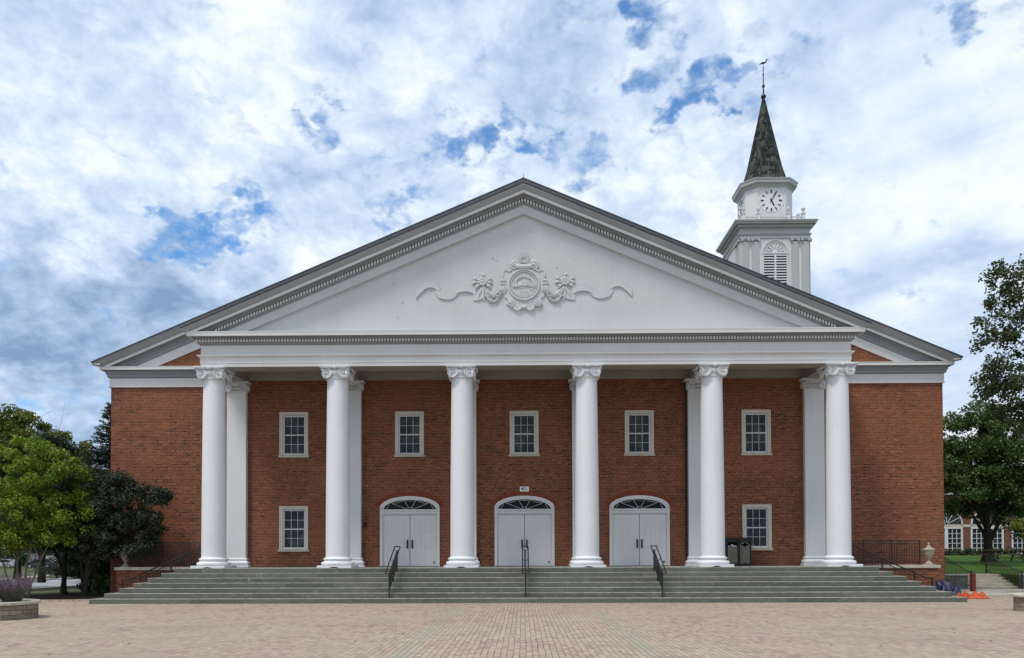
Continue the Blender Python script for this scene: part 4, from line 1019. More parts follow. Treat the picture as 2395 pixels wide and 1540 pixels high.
def tower_window(rz):
    wn = MB(); yy = -TH
    wn.box(-1.20, -1.05, yy-.06, yy+.05, 22.5, 29.65); wn.box(1.05, 1.20, yy-.06, yy+.05, 22.5, 29.65); wn.box(-.09, .09, yy-.06, yy+.05, 22.5, 29.62); wn.box(-1.25, 1.25, yy-.09, yy+.05, 29.63, 29.75)
    for R_, r_ in ((1.15, .05), (1.03, .03)): wn.tube([(R_*math.cos(PI*i/18), yy-.03, 29.75+R_*math.sin(PI*i/18)) for i in range(19)], r_, 6)
    for k in range(7):
        a = PI*(k+.5)/7; wn.tube([(.28*math.cos(a), yy-.02, 29.78+.28*math.sin(a)), (.80*math.cos(a), yy-.04, 29.78+.80*math.sin(a))], [.03, .055], 6)
    wn.ball((0, yy, 29.80), .2, 1, .4, .8)
    wn.tube([(.86*math.cos(PI*i/14), yy-.02, 29.78+.86*math.sin(PI*i/14)) for i in range(15)], .03, 5)
    o = wn.build('belfry_window', 'white', tower); o.rotation_euler = (0, 0, rz)
    MB().box(-1.05, 1.05, yy-.012, yy+.0, 22.5, 29.63).build('opening', 'louvre_dark', o)
    lv = MB()
    z = 24.0
    while z < 29.6:
        for a, b in ((-1.04, -.095), (.095, 1.04)): lv.box(a, b, yy-.06, yy-.035, z-.055, z+.055)
        z += .25
    lv.build('louvre', 'white_col', o)
for q in (0, 3): tower_window(-q*PI/2 if q else 0)
# parapet with balusters and urns
BH = 2.76; BP = [-2.76, -1.38, 1.38, 2.76]
for q in range(4):
    m = Matrix.Rotation(q*PI/2, 4, 'Z')
    g = MB(); g.box(-BH, BH, -BH-.07, -BH+.07, 33.22, 33.30); g.box(-BH, BH, -BH-.06, -BH+.06, 32.72, 32.80)
    for a, b in zip(BP, BP[1:]):
        nb = int(round((b-a)/.23))
        for i in range(1, nb):
            x = a+(b-a)*i/nb; t = MB().lathe([(.035, 32.8), (.05, 32.86), (.075, 32.95), (.045, 33.06), (.03, 33.12), (.05, 33.22)], 7, (x, -BH)); g.add(t.v, t.f, True)
    g.xf(m); g.build('balustrade', 'white', tower)
pp = MB(); pp.box(-.14, .14, -.14, .14, 0, .78); pp.box(-.19, .19, -.19, .19, .78, .86); pp.box(-.17, .17, -.17, .17, 0, .1)
p0 = pp.build('post', 'white', tower); un = MB().lathe([(.10, .86), (.04, .93), (.05, .97), (.14, 1.10), (.17, 1.24), (.19, 1.27), (.17, 1.30), (.06, 1.38), (.03, 1.42), (.045, 1.45), (.005, 1.54)], 12).build('urn', 'white', p0)
spots = []
for x in BP: spots += [(x, -BH), (x, BH)]
for y in BP[1:-1]: spots += [(-BH, y), (BH, y)]
for i, (x, y) in enumerate(spots):
    o = p0 if i == 0 else copy_tree(p0, tower); o.location = (x, y, 32.72)
# clock stage: square with clipped corners
def octo(h, c, cx=0): return [(-h+c, -h), (h-c, -h), (h, -h+c), (h, h-c), (h-c, h), (-h+c, h), (-h, h-c), (-h, -h+c)]
OH, OC = 2.22, .86
g = MB(); g.prism(octo(OH, OC), 32.7, 36.4); g.build('clock_stage', 'white', tower)
g = MB(); prof = [(0, 36.28), (.06, 36.28), (.08, 36.38), (.14, 36.42), (.20, 36.55), (.42, 36.60), (.44, 36.78), (.52, 36.95), (.52, 37.0), (-.2, 37.12)]
n = len(prof); vs = []
for k in range(8):
    for p, z in prof: c = octo(OH+p, OC+p*.586)[k]; vs.append((c[0], c[1], z))
g.add(vs, [(k*n+i, ((k+1) % 8)*n+i, ((k+1) % 8)*n+i+1, k*n+i+1) for k in range(8) for i in range(n-1)]); g.build('clock_cornice', 'trim', tower)
for q in (0, -1):
    ck = MB().lathe([(1.12, 0), (1.12, .02)], 40); ck.xf(Matrix.Rotation(PI/2, 4, 'X'))
    c = ck.build('clock_face', 'white_col', tower, loc=(0, 0, 0)); c.location = (-.02, -OH-.004, 35.02) if q == 0 else (-OH-.004, 0.02, 35.02); c.rotation_euler = (0, 0, q*PI/2)
    mk = MB()
    for h in range(12):
        a = PI/2-2*PI*h/12; d = Vector((math.cos(a), 0, math.sin(a))); s_ = Vector((-d.z, 0, d.x))
        big = h % 3 == 0; mk.obox(d*.86+Vector((0, -.035, 0)), d*(.14 if big else .13), s_*(.068 if big else .05), (0, .012, 0))
    mk.build('hour_marks', 'sign_black', c)
    for L, ang, wd in ((.98, 30, .05), (.62, 152.5, .065)):
        a = PI/2-math.radians(ang); d = Vector((math.cos(a), 0, math.sin(a))); s_ = Vector((-d.z, 0, d.x)); hm = MB()
        pts = [-d*.2-s_*wd*.8, -d*.2+s_*wd*.8, s_*wd*.5, d*L*.72+s_*wd, d*L, d*L*.72-s_*wd, -s_*wd*.5]
        hm.poly([(p_.x, p_.z) for p_ in pts], -.07, -.052); hm.ball((0, -.06, 0), .08, 1, .4, 1)
        hm.build('hand', 'sign_black', c)
# spire
sp = MB(); vs = []
hs = [(2.16, 37.08), (2.02, 37.5), (1.55, 39.1), (.62, 43.4), (.12, 45.8)]
for k in range(8):
    a = PI/8+k*PI/4
    for r_, z in hs: vs.append((r_*1.04*math.cos(a), r_*1.04*math.sin(a), z))
n = len(hs); sp.add(vs, [(k*n+i, ((k+1) % 8)*n+i, ((k+1) % 8)*n+i+1, k*n+i+1) for k in range(8) for i in range(n-1)])
for k in range(8): sp.tube([vs[k*n+i] for i in range(n)], .04, 5)
sp.build('spire', 'copper', tower)
g = MB().lathe([(.12, 45.75), (.10, 45.9), (.20, 45.98), (.25, 46.12), (.20, 46.27), (.08, 46.35), (.055, 47.0), (.12, 47.05), (.15, 47.15), (.12, 47.25), (.05, 47.3), (.045, 48.2), (.08, 48.25), (.08, 48.32), (.04, 48.36), (.03, 49.3)], 12)
fin = g.build('finial', 'black_metal', tower)
g = MB(); g.ball((0, 0, 49.42), .13, 1.5, .6, .8); g.tube([(.15, 0, 49.42), (.27, 0, 49.56), (.33, 0, 49.72)], [.08, .06, .05], 6); g.ball((.34, 0, 49.74), .07); g.tube([(.38, 0, 49.75), (.46, 0, 49.73)], [.03, .005], 5); g.tube([(-.12, 0, 49.40), (-.36, 0, 49.28)], [.08, .04], 6)
g.build('weathervane', 'black_metal', fin)

# ================================================================== VEGETATION
def leaves_np(rng, centers, radii, count, size, flat=.75, up_bias=.35):
    """small leaf-shaped quads scattered in clumps; returns vertex and face arrays"""
    nC = len(centers); idx = rng.integers(0, nC, count)
    d = rng.normal(size=(count, 3)); d /= np.linalg.norm(d, axis=1)[:, None]
    rr = rng.random(count)**(1/2.2)
    P_ = centers[idx]+d*(radii[idx]*rr)[:, None]*np.array([1, 1, flat])
    nrm = rng.normal(size=(count, 3))+d*.8; nrm[:, 2] += up_bias*2; nrm /= np.linalg.norm(nrm, axis=1)[:, None]
    t = rng.normal(size=(count, 3)); t -= nrm*(t*nrm).sum(1)[:, None]; t /= np.linalg.norm(t, axis=1)[:, None]
    b = np.cross(nrm, t); s_ = size*(.6+.8*rng.random(count))[:, None]
    V = np.empty((count, 4, 3)); V[:, 0] = P_-t*s_; V[:, 1] = P_+b*s_*.62+nrm*s_*.12; V[:, 2] = P_+t*s_; V[:, 3] = P_-b*s_*.62+nrm*s_*.12
    return V.reshape(-1, 3)
def leaf_object(name, V, m, parent):
    n = len(V)//4; me = bpy.data.meshes.new(name); me.vertices.add(n*4); me.vertices.foreach_set('co', V.astype(np.float32).ravel())
    me.loops.add(n*4); me.loops.foreach_set('vertex_index', np.arange(n*4, dtype=np.int32)); me.polygons.add(n)
    me.polygons.foreach_set('loop_start', np.arange(0, n*4, 4, dtype=np.int32)); me.polygons.foreach_set('loop_total', np.full(n, 4, dtype=np.int32))
    me.update(calc_edges=True); me.materials.append(MAT[m]); o = bpy.data.objects.new(name, me); COL.objects.link(o); o.parent = parent; return o
def clumps(rng, lobes, n, shell=.55):
    w_ = np.array([l[3]*l[4]*l[5] for l in lobes])**.67; w_ = w_/w_.sum(); pick = rng.choice(len(lobes), n, p=w_)
    d = rng.normal(size=(n, 3)); d /= np.linalg.norm(d, axis=1)[:, None]; r = shell+(1-shell)*rng.random(n)**.7
    L = np.array(lobes)[pick]; return L[:, :3]+d*r[:, None]*L[:, 3:6]
def limb(mb, rng, a, b, r0, r1, seg=6, wig=.08, n=6):
    a, b = np.array(a, float), np.array(b, float); L = np.linalg.norm(b-a); pts = []
    off = rng.normal(size=(n+1, 3))*wig*L*.3
    for i in range(n+1):
        t = i/n; p = a+(b-a)*t+off[i]*math.sin(PI*t); p[2] += .10*L*math.sin(PI*t)*.5; pts.append(tuple(p))
    mb.tube(pts, [r0+(r1-r0)*i/n for i in range(n+1)], seg)
    return pts
def tree(label, cat, loc, lobes, trunks, leafmat, barkmat='bark', seed=1, ncl=120, clr=.45, nleaf=14000, size=.08, name='tree', group=None, nb=26, twig=0, shell=.55, flat=.75, br=.035):
    """lobes and trunks are relative to loc"""
    rng = np.random.default_rng(seed); t = thing(name, loc, label, cat, group)
    C_ = clumps(rng, lobes, ncl, shell); R_ = clr*(.6+.8*rng.random(ncl))
    leaf_object('crown', leaves_np(rng, C_, R_, nleaf, size, flat), leafmat, t)
    mb = MB(); tips = []
    for pts, r0, r1 in trunks:
        n = len(pts); P_ = []
        for (a, b) in zip(pts, pts[1:]):
            for i in range(4): q = i/4; P_.append(tuple(a[j]+(b[j]-a[j])*q+(rng.normal()*.02 if i else 0) for j in range(3)))
        P_.append(pts[-1]); N = len(P_)
        rad = [r0+(r1-r0)*(i/(N-1))**.8 for i in range(N)]; rad[0] *= 1.45; rad[1] *= 1.1
        mb.tube(P_, rad, 10); tips.append((P_, rad))
    tr = mb.build('trunk', barkmat, t)
    mb = MB(); order = rng.permutation(ncl)[:nb]
    for i in order:
        P_, rad = tips[rng.integers(len(tips))]; k = int(len(P_)*(.45+.5*rng.random())); k = min(k, len(P_)-1)
        pts = limb(mb, rng, P_[k], C_[i], max(rad[k]*.5, .02), .008, 5)
        for _ in range(twig):
            j = rng.integers(2, len(pts)); e = np.array(pts[j])+rng.normal(size=3)*clr*1.5; mb.tube([pts[j], tuple((np.array(pts[j])+e)/2+rng.normal(size=3)*.04), tuple(e)], [.010, .007, .004], 4)
    if nb: mb.build('branches', barkmat, t)
    return t
# --- left group
tree('small bright yellow green tree with several slim stems, nearest the left planter', 'tree', (-20.6, 33.9, 0),
     [(-1.4, 0, 5.2, 2.0, 1.5, 1.4), (.3, .2, 4.5, 1.8, 1.5, 1.3), (1.25, -.1, 3.4, 1.25, 1.1, 1.05), (-.6, -.4, 3.4, 1.7, 1.4, 1.0), (-2.4, 0, 3.6, 1.3, 1.2, 1.2), (-.9, 0, 2.7, 1.3, 1.0, .6), (.6, 0, 2.75, 1.1, .9, .6), (.7, .1, 5.5, 1.1, 1.0, .9), (0, 0, 6.1, 1.0, 1, .7)],
     [([(-.5, 0, 0), (-.35, 0, 1.4), (.1, 0, 3.2)], .06, .025), ([(-.7, .1, 0), (-.8, .1, 1.5), (-1.4, 0, 3.6)], .055, .02), ([(-.4, .15, 0), (.0, .1, 1.2), (.9, 0, 3.0)], .05, .02), ([(-.9, 0, 0), (-1.3, 0, 1.4), (-2.1, 0, 3.0)], .05, .02)],
     'leaf_bright', 'bark_grey', 11, 230, .34, 34000, .058, nb=26)
tree('olive green tree standing behind the bright yellow green one at the left edge', 'tree', (-28.0, 44.5, .55),
     [(-1.5, 0, 7.6, 2.3, 2.0, 1.7), (.6, 0, 7.6, 1.9, 1.8, 1.5), (2.3, .3, 6.9, 1.5, 1.4, 1.2), (-.5, 0, 8.9, 1.4, 1.2, .6), (0, 0, 5.2, 3.4, 2.2, 1.9), (-3, 0, 6, 2, 2, 2), (3.0, .3, 5.5, 1.3, 1.3, 1.3)],
     [([(0, 0, 0), (.1, 0, 3), (0, 0, 7.5)], .16, .05)], 'leaf_olive', 'bark', 12, 240, .5, 34000, .085, nb=34, twig=3)
tree('tall half bare tree with thin leafless twigs above the olive crown at the left edge', 'tree', (-33.5, 56, 0),
     [(-1, 0, 9.5, 2.4, 2, 1.6), (1.2, 0, 9.2, 2.0, 1.8, 1.4), (0, 0, 7.6, 3, 2, 1.6)], [([(0, 0, 0), (.2, 0, 5), (.1, 0, 11)], .2, .05)], 'leaf_mid', 'bark', 13, 90, .5, 4200, .11, nb=60, twig=8)
tree('dark broad tree whose black forked trunk stands at the edge of the mulch bed', 'tree', (-20.9, 36.6, 0),
     [(-1.0, .4, 4.6, 1.7, 1.5, 1.9), (.7, .6, 4.3, 1.5, 1.4, 2.0), (-.7, .4, 6.3, 1.2, 1.2, 1.1), (1.4, .4, 2.9, .9, 1, .9), (-2.0, .4, 3.6, 1.2, 1.2, 1.0), (-.6, .5, 2.9, 1.6, 1.2, .8), (.9, .6, 2.2, 1.0, .9, .7), (1.5, .6, 3.6, 1.0, .9, 1.0)],
     [([(0, 0, 0), (.02, 0, 1.4), (.0, .1, 4.5)], .13, .06), ([(.0, 0, 1.0), (-.55, .1, 2.2), (-1.1, .2, 3.6)], .07, .03)], 'leaf_dark', 'bark', 14, 280, .42, 42000, .068, nb=26)
tree('dark purplish green ornamental tree spreading in front of the left end of the hall', 'tree', (-19.0, 34.9, 0),
     [(.3, .3, 4.0, 1.5, 1.1, 1.3), (1.6, .1, 3.9, 1.3, 1.0, 1.0), (2.7, 0, 4.45, .75, .7, .42), (3.25, -.1, 4.3, .5, .5, .28), (1.9, .1, 2.7, 1.3, 1.0, .9), (2.7, 0, 3.3, .8, .8, .5), (2.5, 0, 2.2, .6, .6, .45), (.4, .2, 2.5, 1.2, 1.0, .9), (-.2, .2, 4.9, .9, 1.0, .8), (1.5, .1, 5.0, .55, .6, .35), (2.1, 0, 4.9, .35, .4, .3), (3.5, -.1, 4.35, .25, .3, .15)],
     [([(0, 0, 0), (.1, 0, 1.3), (.6, .1, 3.2)], .09, .04), ([(.05, 0, .7), (.5, 0, 1.7), (1.7, 0, 3.2)], .05, .025), ([(-.1, .1, 0), (-.25, .1, 1.6), (-.3, .2, 4)], .07, .03)], 'leaf_purple', 'bark', 15, 280, .30, 38000, .05, nb=34, twig=2)
# spruce
def conifer(label, loc, H, Rb, seed, group=None):
    rng = np.random.default_rng(seed); t = thing('spruce', loc, label, 'tree', group)
    MB().tube([(0, 0, 0), (0, 0, H*.5), (0, 0, H)], [.16, .09, .01], 8).build('trunk', 'bark', t)
    V = []; mb = MB()
    z = .8
    while z < H-.1:
        r = Rb*(1-z/H)**.85+.06; nb_ = max(4, int(4+r*4))
        for k in range(nb_):
            a = rng.random()*2*PI; L = r*(.75+.4*rng.random()); e = np.array([math.cos(a)*L, math.sin(a)*L, z-.10*L+.18*rng.random()])
            n_ = int(20+L*55); tt = rng.random(n_)**.7; base = np.array([0, 0, z])
            P_ = base+(e-base)*tt[:, None]; P_[:, 2] += .12*L*tt**2; P_ += rng.normal(size=P_.shape)*np.array([.10, .10, .045])*(.4+L*.35)
            V.append(P_)
            mb.tube([(0, 0, z), tuple((base+e)/2), tuple(e)], [.02, .012, .004], 4)
        z += .12+.01*r
    P_ = np.concatenate(V); n_ = len(P_); d = P_*np.array([1, 1, 0]); d /= np.linalg.norm(d, axis=1)[:, None]+1e-6; d += rng.normal(size=(n_, 3))*.5; d[:, 2] += .25; d /= np.linalg.norm(d, axis=1)[:, None]
    s2 = np.cross(d, rng.normal(size=(n_, 3))); s2 /= np.linalg.norm(s2, axis=1)[:, None]; L = .11; V = np.empty((n_, 4, 3)); V[:, 0] = P_-d*L*.5; V[:, 1] = P_+s2*.018; V[:, 2] = P_+d*L; V[:, 3] = P_-s2*.018
    leaf_object('crown', V.reshape(-1, 3), 'needle', t); mb.build('branches', 'bark', t)
conifer('dark spruce rising against the left corner of the hall', (-21.3, 41.5, 0), 9.7, 3.2, 21)
def bush(label, loc, lobes, m, seed, n=3500, size=.05, ncl=50, clr=.25, name='bush', cat='bush', group=None):
    rng = np.random.default_rng(seed); t = thing(name, loc, label, cat, group)
    C_ = clumps(rng, lobes, ncl, .4); leaf_object('foliage', leaves_np(rng, C_, clr*(.6+.8*rng.random(ncl)), n, size), m, t)
    mb = MB()
    for i in range(9): mb.tube([(rng.normal()*.06, rng.normal()*.06, 0), tuple(C_[i]*.5+rng.normal(size=3)*.03), tuple(C_[i])], [.02, .013, .006], 5)
    mb.build('stems', 'bark', t); return t
bush('leafy green shrub in the mulch bed at the left foot of the hall', (-19.4, 37.0, .05), [(0, 0, .9, .75, .6, .8), (.3, 0, .5, .8, .6, .5), (-.2, 0, 1.4, .5, .5, .5)], 'leaf_mid', 31, 4500, .06)
bush('tall dark shrub between the two forked trunks in the mulch bed', (-20.3, 37.9, .05), [(0, 0, .9, .7, .6, .9), (.4, 0, 1.5, .6, .5, .6)], 'leaf_dark', 33, 5000, .06)
bush('low bright shrub between the dark trunk and the slim stems in the mulch bed', (-20.0, 38.6, .05), [(0, 0, .35, .9, .6, .35)], 'leaf_mid', 32, 2500, .06)
# --- right group
tree('tall loose crowned tree reaching into the picture at the right edge', 'tree', (23.9, 34.5, 0),
     [(-.8, 0, 13.2, 2.2, 2.0, 1.5), (-3.1, 0, 13.6, 1.3, 1.2, .8), (-3.6, 0, 12.5, .9, 1.2, .7), (-2.2, 0, 11.4, 2.4, 2.0, 1.5), (-3.9, 0, 11.2, 1.0, 1.2, .9), (-2.4, 0, 9.3, 2.4, 2.0, 1.3), (-3.9, 0, 9.4, 1.1, 1.2, 1.0), (-1.6, 0, 7.4, 2.2, 2.0, .9), (-3.0, 0, 7.9, 1.5, 1.4, .6), (1.5, 0, 10.5, 2.6, 2.6, 3.2), (-.9, 0, 14.6, 1.2, 1.2, .6), (-1.2, 0, 12.3, 2.0, 2, 1.0), (-3.2, 0, 8.6, 1.2, 1.4, .8)],
     [([(0, 0, 0), (.1, 0, 4), (-.3, 0, 8), (-.6, 0, 13.5)], .26, .05), ([(.0, 0, 5), (-1.2, 0, 8), (-2.4, 0, 11.5)], .12, .04)], 'leaf_right', 'bark', 16, 400, .40, 27000, .07, nb=90, twig=3, shell=.3)
tree('dense dark green tree on the upper lawn in front of the far building', 'tree', (32.6, 57.5, 1.25),
     [(-1.2, 0, 8.6, 2.8, 2.6, 2.2), (1.6, 0, 8.0, 2.6, 2.6, 2.3), (-1.8, 0, 5.2, 2.6, 2.4, 1.9), (1.8, 0, 5.0, 2.8, 2.4, 1.8), (0, 0, 6.6, 3.4, 3, 2.4), (-.6, 0, 10.3, 1.6, 1.6, .9), (-3.2, 0, 6.8, 1.3, 1.6, 1.9)],
     [([(0, 0, 0), (-.05, 0, 2.2), (-.2, 0, 7)], .36, .12), ([(0, 0, 1.2), (.7, 0, 2.6), (1.6, 0, 4.6)], .20, .07), ([(0, 0, 1.6), (-.9, 0, 3.0), (-1.6, 0, 4.6)], .16, .06)], 'leaf_mid', 'bark', 17, 380, .6, 56000, .095, nb=30)
tree('thin yellow green tree with bare twigs, in front of the far building windows', 'tree', (31.4, 48.5, .75),
     [(-.4, 0, 2.4, 1.6, 1.2, .8), (.2, 0, 3.2, 1.3, 1.2, 1.0), (-1.4, 0, 2.8, 1.0, .9, .45), (.9, 0, 1.9, 1.3, 1.1, .8), (-.7, 0, 1.7, 1.0, .9, .5)],
     [([(.2, 0, 0), (.1, 0, 1.5), (.4, 0, 4.6)], .08, .02), ([(.2, 0, 1.0), (-.6, 0, 2.2), (-.9, 0, 3.6)], .04, .012), ([(.2, 0, .8), (1, 0, 2.4), (1.3, 0, 4.8)], .05, .012)], 'leaf_yellow', 'bark_grey', 18, 150, .30, 9000, .07, nb=60, twig=9)

# --- far backdrop
def crownlobes(W_, H_, base, rng):
    L = [(0, 0, base+H_*.5, W_*.5, W_*.5, H_*.5)]
    for i in range(7): a = rng.random()*2*PI; L.append((math.cos(a)*W_*.33, math.sin(a)*W_*.33, base+H_*(.25+.6*rng.random()), W_*.28, W_*.28, H_*.24))
    return L
bg = [(-62, 122, 0, 9, 10, 'leaf_dark'), (-72, 134, 0, 10, 11, 'leaf_mid'), (-84, 140, 0, 9, 12, 'leaf_dark'), (-54, 132, 0, 9, 9, 'leaf_dark'), (-46, 118, 0, 8, 10, 'leaf_dark'), (-38, 92, 0, 7, 7.5, 'leaf_mid'), (-33, 72, 0, 5, 6, 'leaf_dark'), (-97, 146, 0, 12, 12, 'leaf_dark'), (-50, 66, 0, 6, 6, 'leaf_dark'),
      (-29.5, 56, 0, 5, 6.5, 'leaf_dark'), (-25.0, 50, 0, 4.5, 6.0, 'leaf_dark'), (48, 118, 2.0, 9, 11, 'leaf_dark'), (62, 120, 2.0, 11, 10, 'leaf_dark'), (78, 122, 2, 12, 11, 'leaf_dark'), (40.5, 66, 1.6, 6, 8, 'leaf_dark')]
lbls = ['dark leafy tree far behind the lawn, left of the parked cars', 'rounded mid green tree far behind the pale house', 'dark tree far back beyond the road at the left edge', 'dark tree far back beside the pale house', 'dark tree far back seen under the bright crown', 'mid green tree at the roadside behind the dark forked trunk', 'small dark tree by the far bend of the road', 'broad dark tree farthest back at the left edge', 'small dark tree on the grass beyond the road',
        'dark tree filling the gap behind the forked trunk', 'low dark tree behind the mulch bed shrubs', 'dark tree behind the far building, nearest the hall', 'dark tree behind the middle of the far building', 'dark tree behind the far building at the right edge', 'dark tree on the upper lawn at the right edge']
for i, ((x, y, z, W_, H_, m), lb) in enumerate(zip(bg, lbls)):
    rng = np.random.default_rng(100+i); base = H_*.18 if i not in (9, 10) else .5
    tree(lb, 'tree', (x, y, z), crownlobes(W_, H_*.85, base, rng), [([(0, 0, 0), (0, 0, H_*.3), (0, 0, H_*.7)], .2, .08)], m, 'bark', 200+i, 110, W_*.13, 8000, W_*.022, nb=0, group='trees in the background', shell=.5)
bush('rounded green shrub on the far lawn beyond the road', (-66, 118, 0), [(0, 0, 1.1, 2.0, 1.6, 1.2)], 'leaf_mid', 41, 3000, .14, 40, .5)
rng = np.random.default_rng(500); n_ = 620; C_ = np.stack([-185+rng.random(n_)*150, 172+rng.normal(size=n_)*4+0, 1+6.5*rng.random(n_)**1.2], 1); C_[:, 1] += (C_[:, 0]+110)*-.1
tl = thing('distant_wood', (0, 0, 0), 'distant dark wood closing the view behind the pale houses', 'trees'); tl['kind'] = 'stuff'
leaf_object('foliage', leaves_np(rng, C_, np.full(n_, 2.2), 30000, .42), 'leaf_dark', tl)
# --- planters
def planter(loc, R_, H_, label, seed):
    t = thing('planter', loc, label, 'planter', 'round stone planters on the plaza')
    MB().lathe([(R_-.03, -.05), (R_-.03, H_-.09)], 48).build('wall', 'planter_stone', t)
    g = MB(); vs = []; N = 48; pr = [(R_-.24, H_-.15), (R_-.24, H_-.01), (R_-.22, H_), (R_+.02, H_), (R_+.035, H_-.015), (R_+.035, H_-.075), (R_+.02, H_-.088), (R_-.03, H_-.088)]
    n = len(pr)
    for k in range(N): a = 2*PI*k/N; vs += [(r_*math.cos(a), r_*math.sin(a), z) for r_, z in pr]
    g.add(vs, [(k*n+i, ((k+1) % N)*n+i, ((k+1) % N)*n+i+1, k*n+i+1)[::-1] for k in range(N) for i in range(n-1)], True); g.build('coping', 'planter_cap', t)
    g = MB().lathe([(R_-.242, H_-.3), (R_-.242, H_-.08), (.3, H_-.04), (.001, H_-.03)], 32); g.build('earth', 'soil', t)
    return t
planter((-15.52, 23.2, 0), 1.33, .50, 'round stone planter full of lavender at the left edge of the plaza', 1)
planter((16.42, 25.35, 0), 1.18, .52, 'round stone planter at the right edge of the plaza', 2)
def clump_plant(loc, label, seed, n_st, H_, R_, fl, name='lavender', cat='plant', group='lavender in the left planter'):
    rng = np.random.default_rng(seed); t = thing(name, loc, label, cat, group); st = MB(); V = []; F = []
    for i in range(n_st):
        a = rng.random()*2*PI; q = R_*math.sqrt(rng.random()); L = H_*(.65+.5*rng.random()); lean = .5*q/R_+.15*rng.random()
        b = np.array([q*.45*math.cos(a), q*.45*math.sin(a), 0]); e = b+np.array([math.cos(a)*lean*L, math.sin(a)*lean*L, L]); m_ = (b+e)/2+rng.normal(size=3)*.02
        st.tube([tuple(b), tuple(m_), tuple(e)], [.004, .0035, .002], 4)
        k = 10; tt = rng.random(k)*.85; P_ = b+(e-b)*tt[:, None]+rng.normal(size=(k, 3))*.025; V.append(P_)
        if rng.random() < fl: k = 14; tt = .72+.3*rng.random(k); F.append(b+(e-b)*tt[:, None]+rng.normal(size=(k, 3))*.012)
    st.build('stems', 'bark_grey', t)
    def quads(P_, s_):
        n_ = len(P_); d = rng.normal(size=(n_, 3)); d[:, 2] += .6; d /= np.linalg.norm(d, axis=1)[:, None]; s2 = np.cross(d, rng.normal(size=(n_, 3))); s2 /= np.linalg.norm(s2, axis=1)[:, None]
        V_ = np.empty((n_, 4, 3)); V_[:, 0] = P_-d*s_; V_[:, 1] = P_+s2*s_*.35; V_[:, 2] = P_+d*s_; V_[:, 3] = P_-s2*s_*.35; return V_.reshape(-1, 3)
    leaf_object('leaves', quads(np.concatenate(V), .032), 'grey_leaf', t)
    if F: leaf_object('flowers', quads(np.concatenate(F), .016), 'lavender', t)
for i, (x, y, h, f, lb) in enumerate(((-14.62, 22.95, .58, .7, 'purple flowering lavender clump nearest the right rim of the left planter'), (-15.25, 22.6, .66, .5, 'lavender clump in the left planter, in front of the others'), (-15.05, 23.6, .74, .9, 'tallest purple lavender clump at the back of the left planter'), (-15.8, 23.2, .74, .6, 'lavender clump cut by the left edge of the picture'))):
    clump_plant((x, y, .46), lb, 50+i, 190, h, .42, f)
clump_plant((16.3, 25.2, .47), 'low sparse grey green plant in the right planter', 60, 60, .12, .5, 0, 'plant', 'plant', None)
# fallen leaves at the foot of the right planter and steps
# ================================================================== RIGHT SIDE STEPS, WALL, RAILS
t = thing('garden_steps', (23.85, 41.9, 0), 'short flight of pale steps up to the lawn right of the hall, between black railings', 'steps')
for k in range(5): MB().box(-1.25, 1.4, .38*k, 2.62, .144*k, .144*(k+1)).build('step', 'path_light', t, bevel=.01)
for s, x0, x1, lb in ((-1, 18.76, 22.52, 'short piece of rough stone retaining wall left of the garden steps'), (1, 25.3, 60, 'long rough stone retaining wall right of the garden steps')):
    t = thing('retaining_wall', (x0, 41.75, 0), lb, 'wall', 'retaining walls of the upper lawn'); MB().box(0, x1-x0, -.15, .15, -.1, .70).build('stonework', 'retaining', t); MB().box(-.0, x1-x0, -.19, .19, .702, .78).build('coping', 'kerb', t)
def garden_rail(x, lb):
    t = thing('garden_railing', (x, 41.9, 0), lb, 'railing', 'black railings of the garden steps')
    A = (0, -.25, .90); B = (0, 2.3, 1.66)
    g = MB(); g.tube([(0, -.55, .90), A, B, (0, 2.7, 1.66)], .024, 8); g.build('top_rail', 'black_metal', t)
    MB().beam((0, -.5, .12), (0, 2.6, .86), .03, .03).build('lower_rail', 'black_metal', t)
    for y, z0, z1 in ((-.52, 0, .9), (2.65, .7, 1.66)): MB().box(-.03, .03, y-.03, y+.03, z0, z1).build('post', 'black_metal', t)
    for i in range(1, 24):
        y = -.5+i*.13; f = (y+.5)/3.1; zt = .90 if y < -.25 else min(1.66, .9+(y+.25)*.298)
        MB().box(-.008, .008, y-.008, y+.008, .12+.74*f, zt).build('baluster', 'black_metal', t)
garden_rail(22.62, 'black iron railing on the left side of the garden steps'); garden_rail(25.12, 'black iron railing on the right side of the garden steps')
t = thing('upper_railing', (20.9, 44.4, .72), 'black iron railing running along the lawn edge from the hall to the garden steps', 'railing')
MB().box(-2.0, 1.5, -.02, .02, .92, .95).build('rail', 'black_metal', t); MB().box(-2.0, 1.5, -.015, .015, .1, .13).build('rail', 'black_metal', t)
for i in range(26): MB().box(-1.95+i*.137, -1.934+i*.137, -.008, .008, .0 if i % 6 == 0 else .1, .93).build('picket', 'black_metal', t)
t = thing('bollard', (21.35, 39.0, 0), 'weathered red square post standing in front of the garden steps', 'bollard')
MB().box(-.095, .095, -.095, .095, -.05, .84).build('post', 'rust_red', t, bevel=.012); MB().lathe([(.11, .841), (.105, .87), (.07, .90), (.001, .91)], 4, rot=PI/4).build('cap', 'rust_red', t)
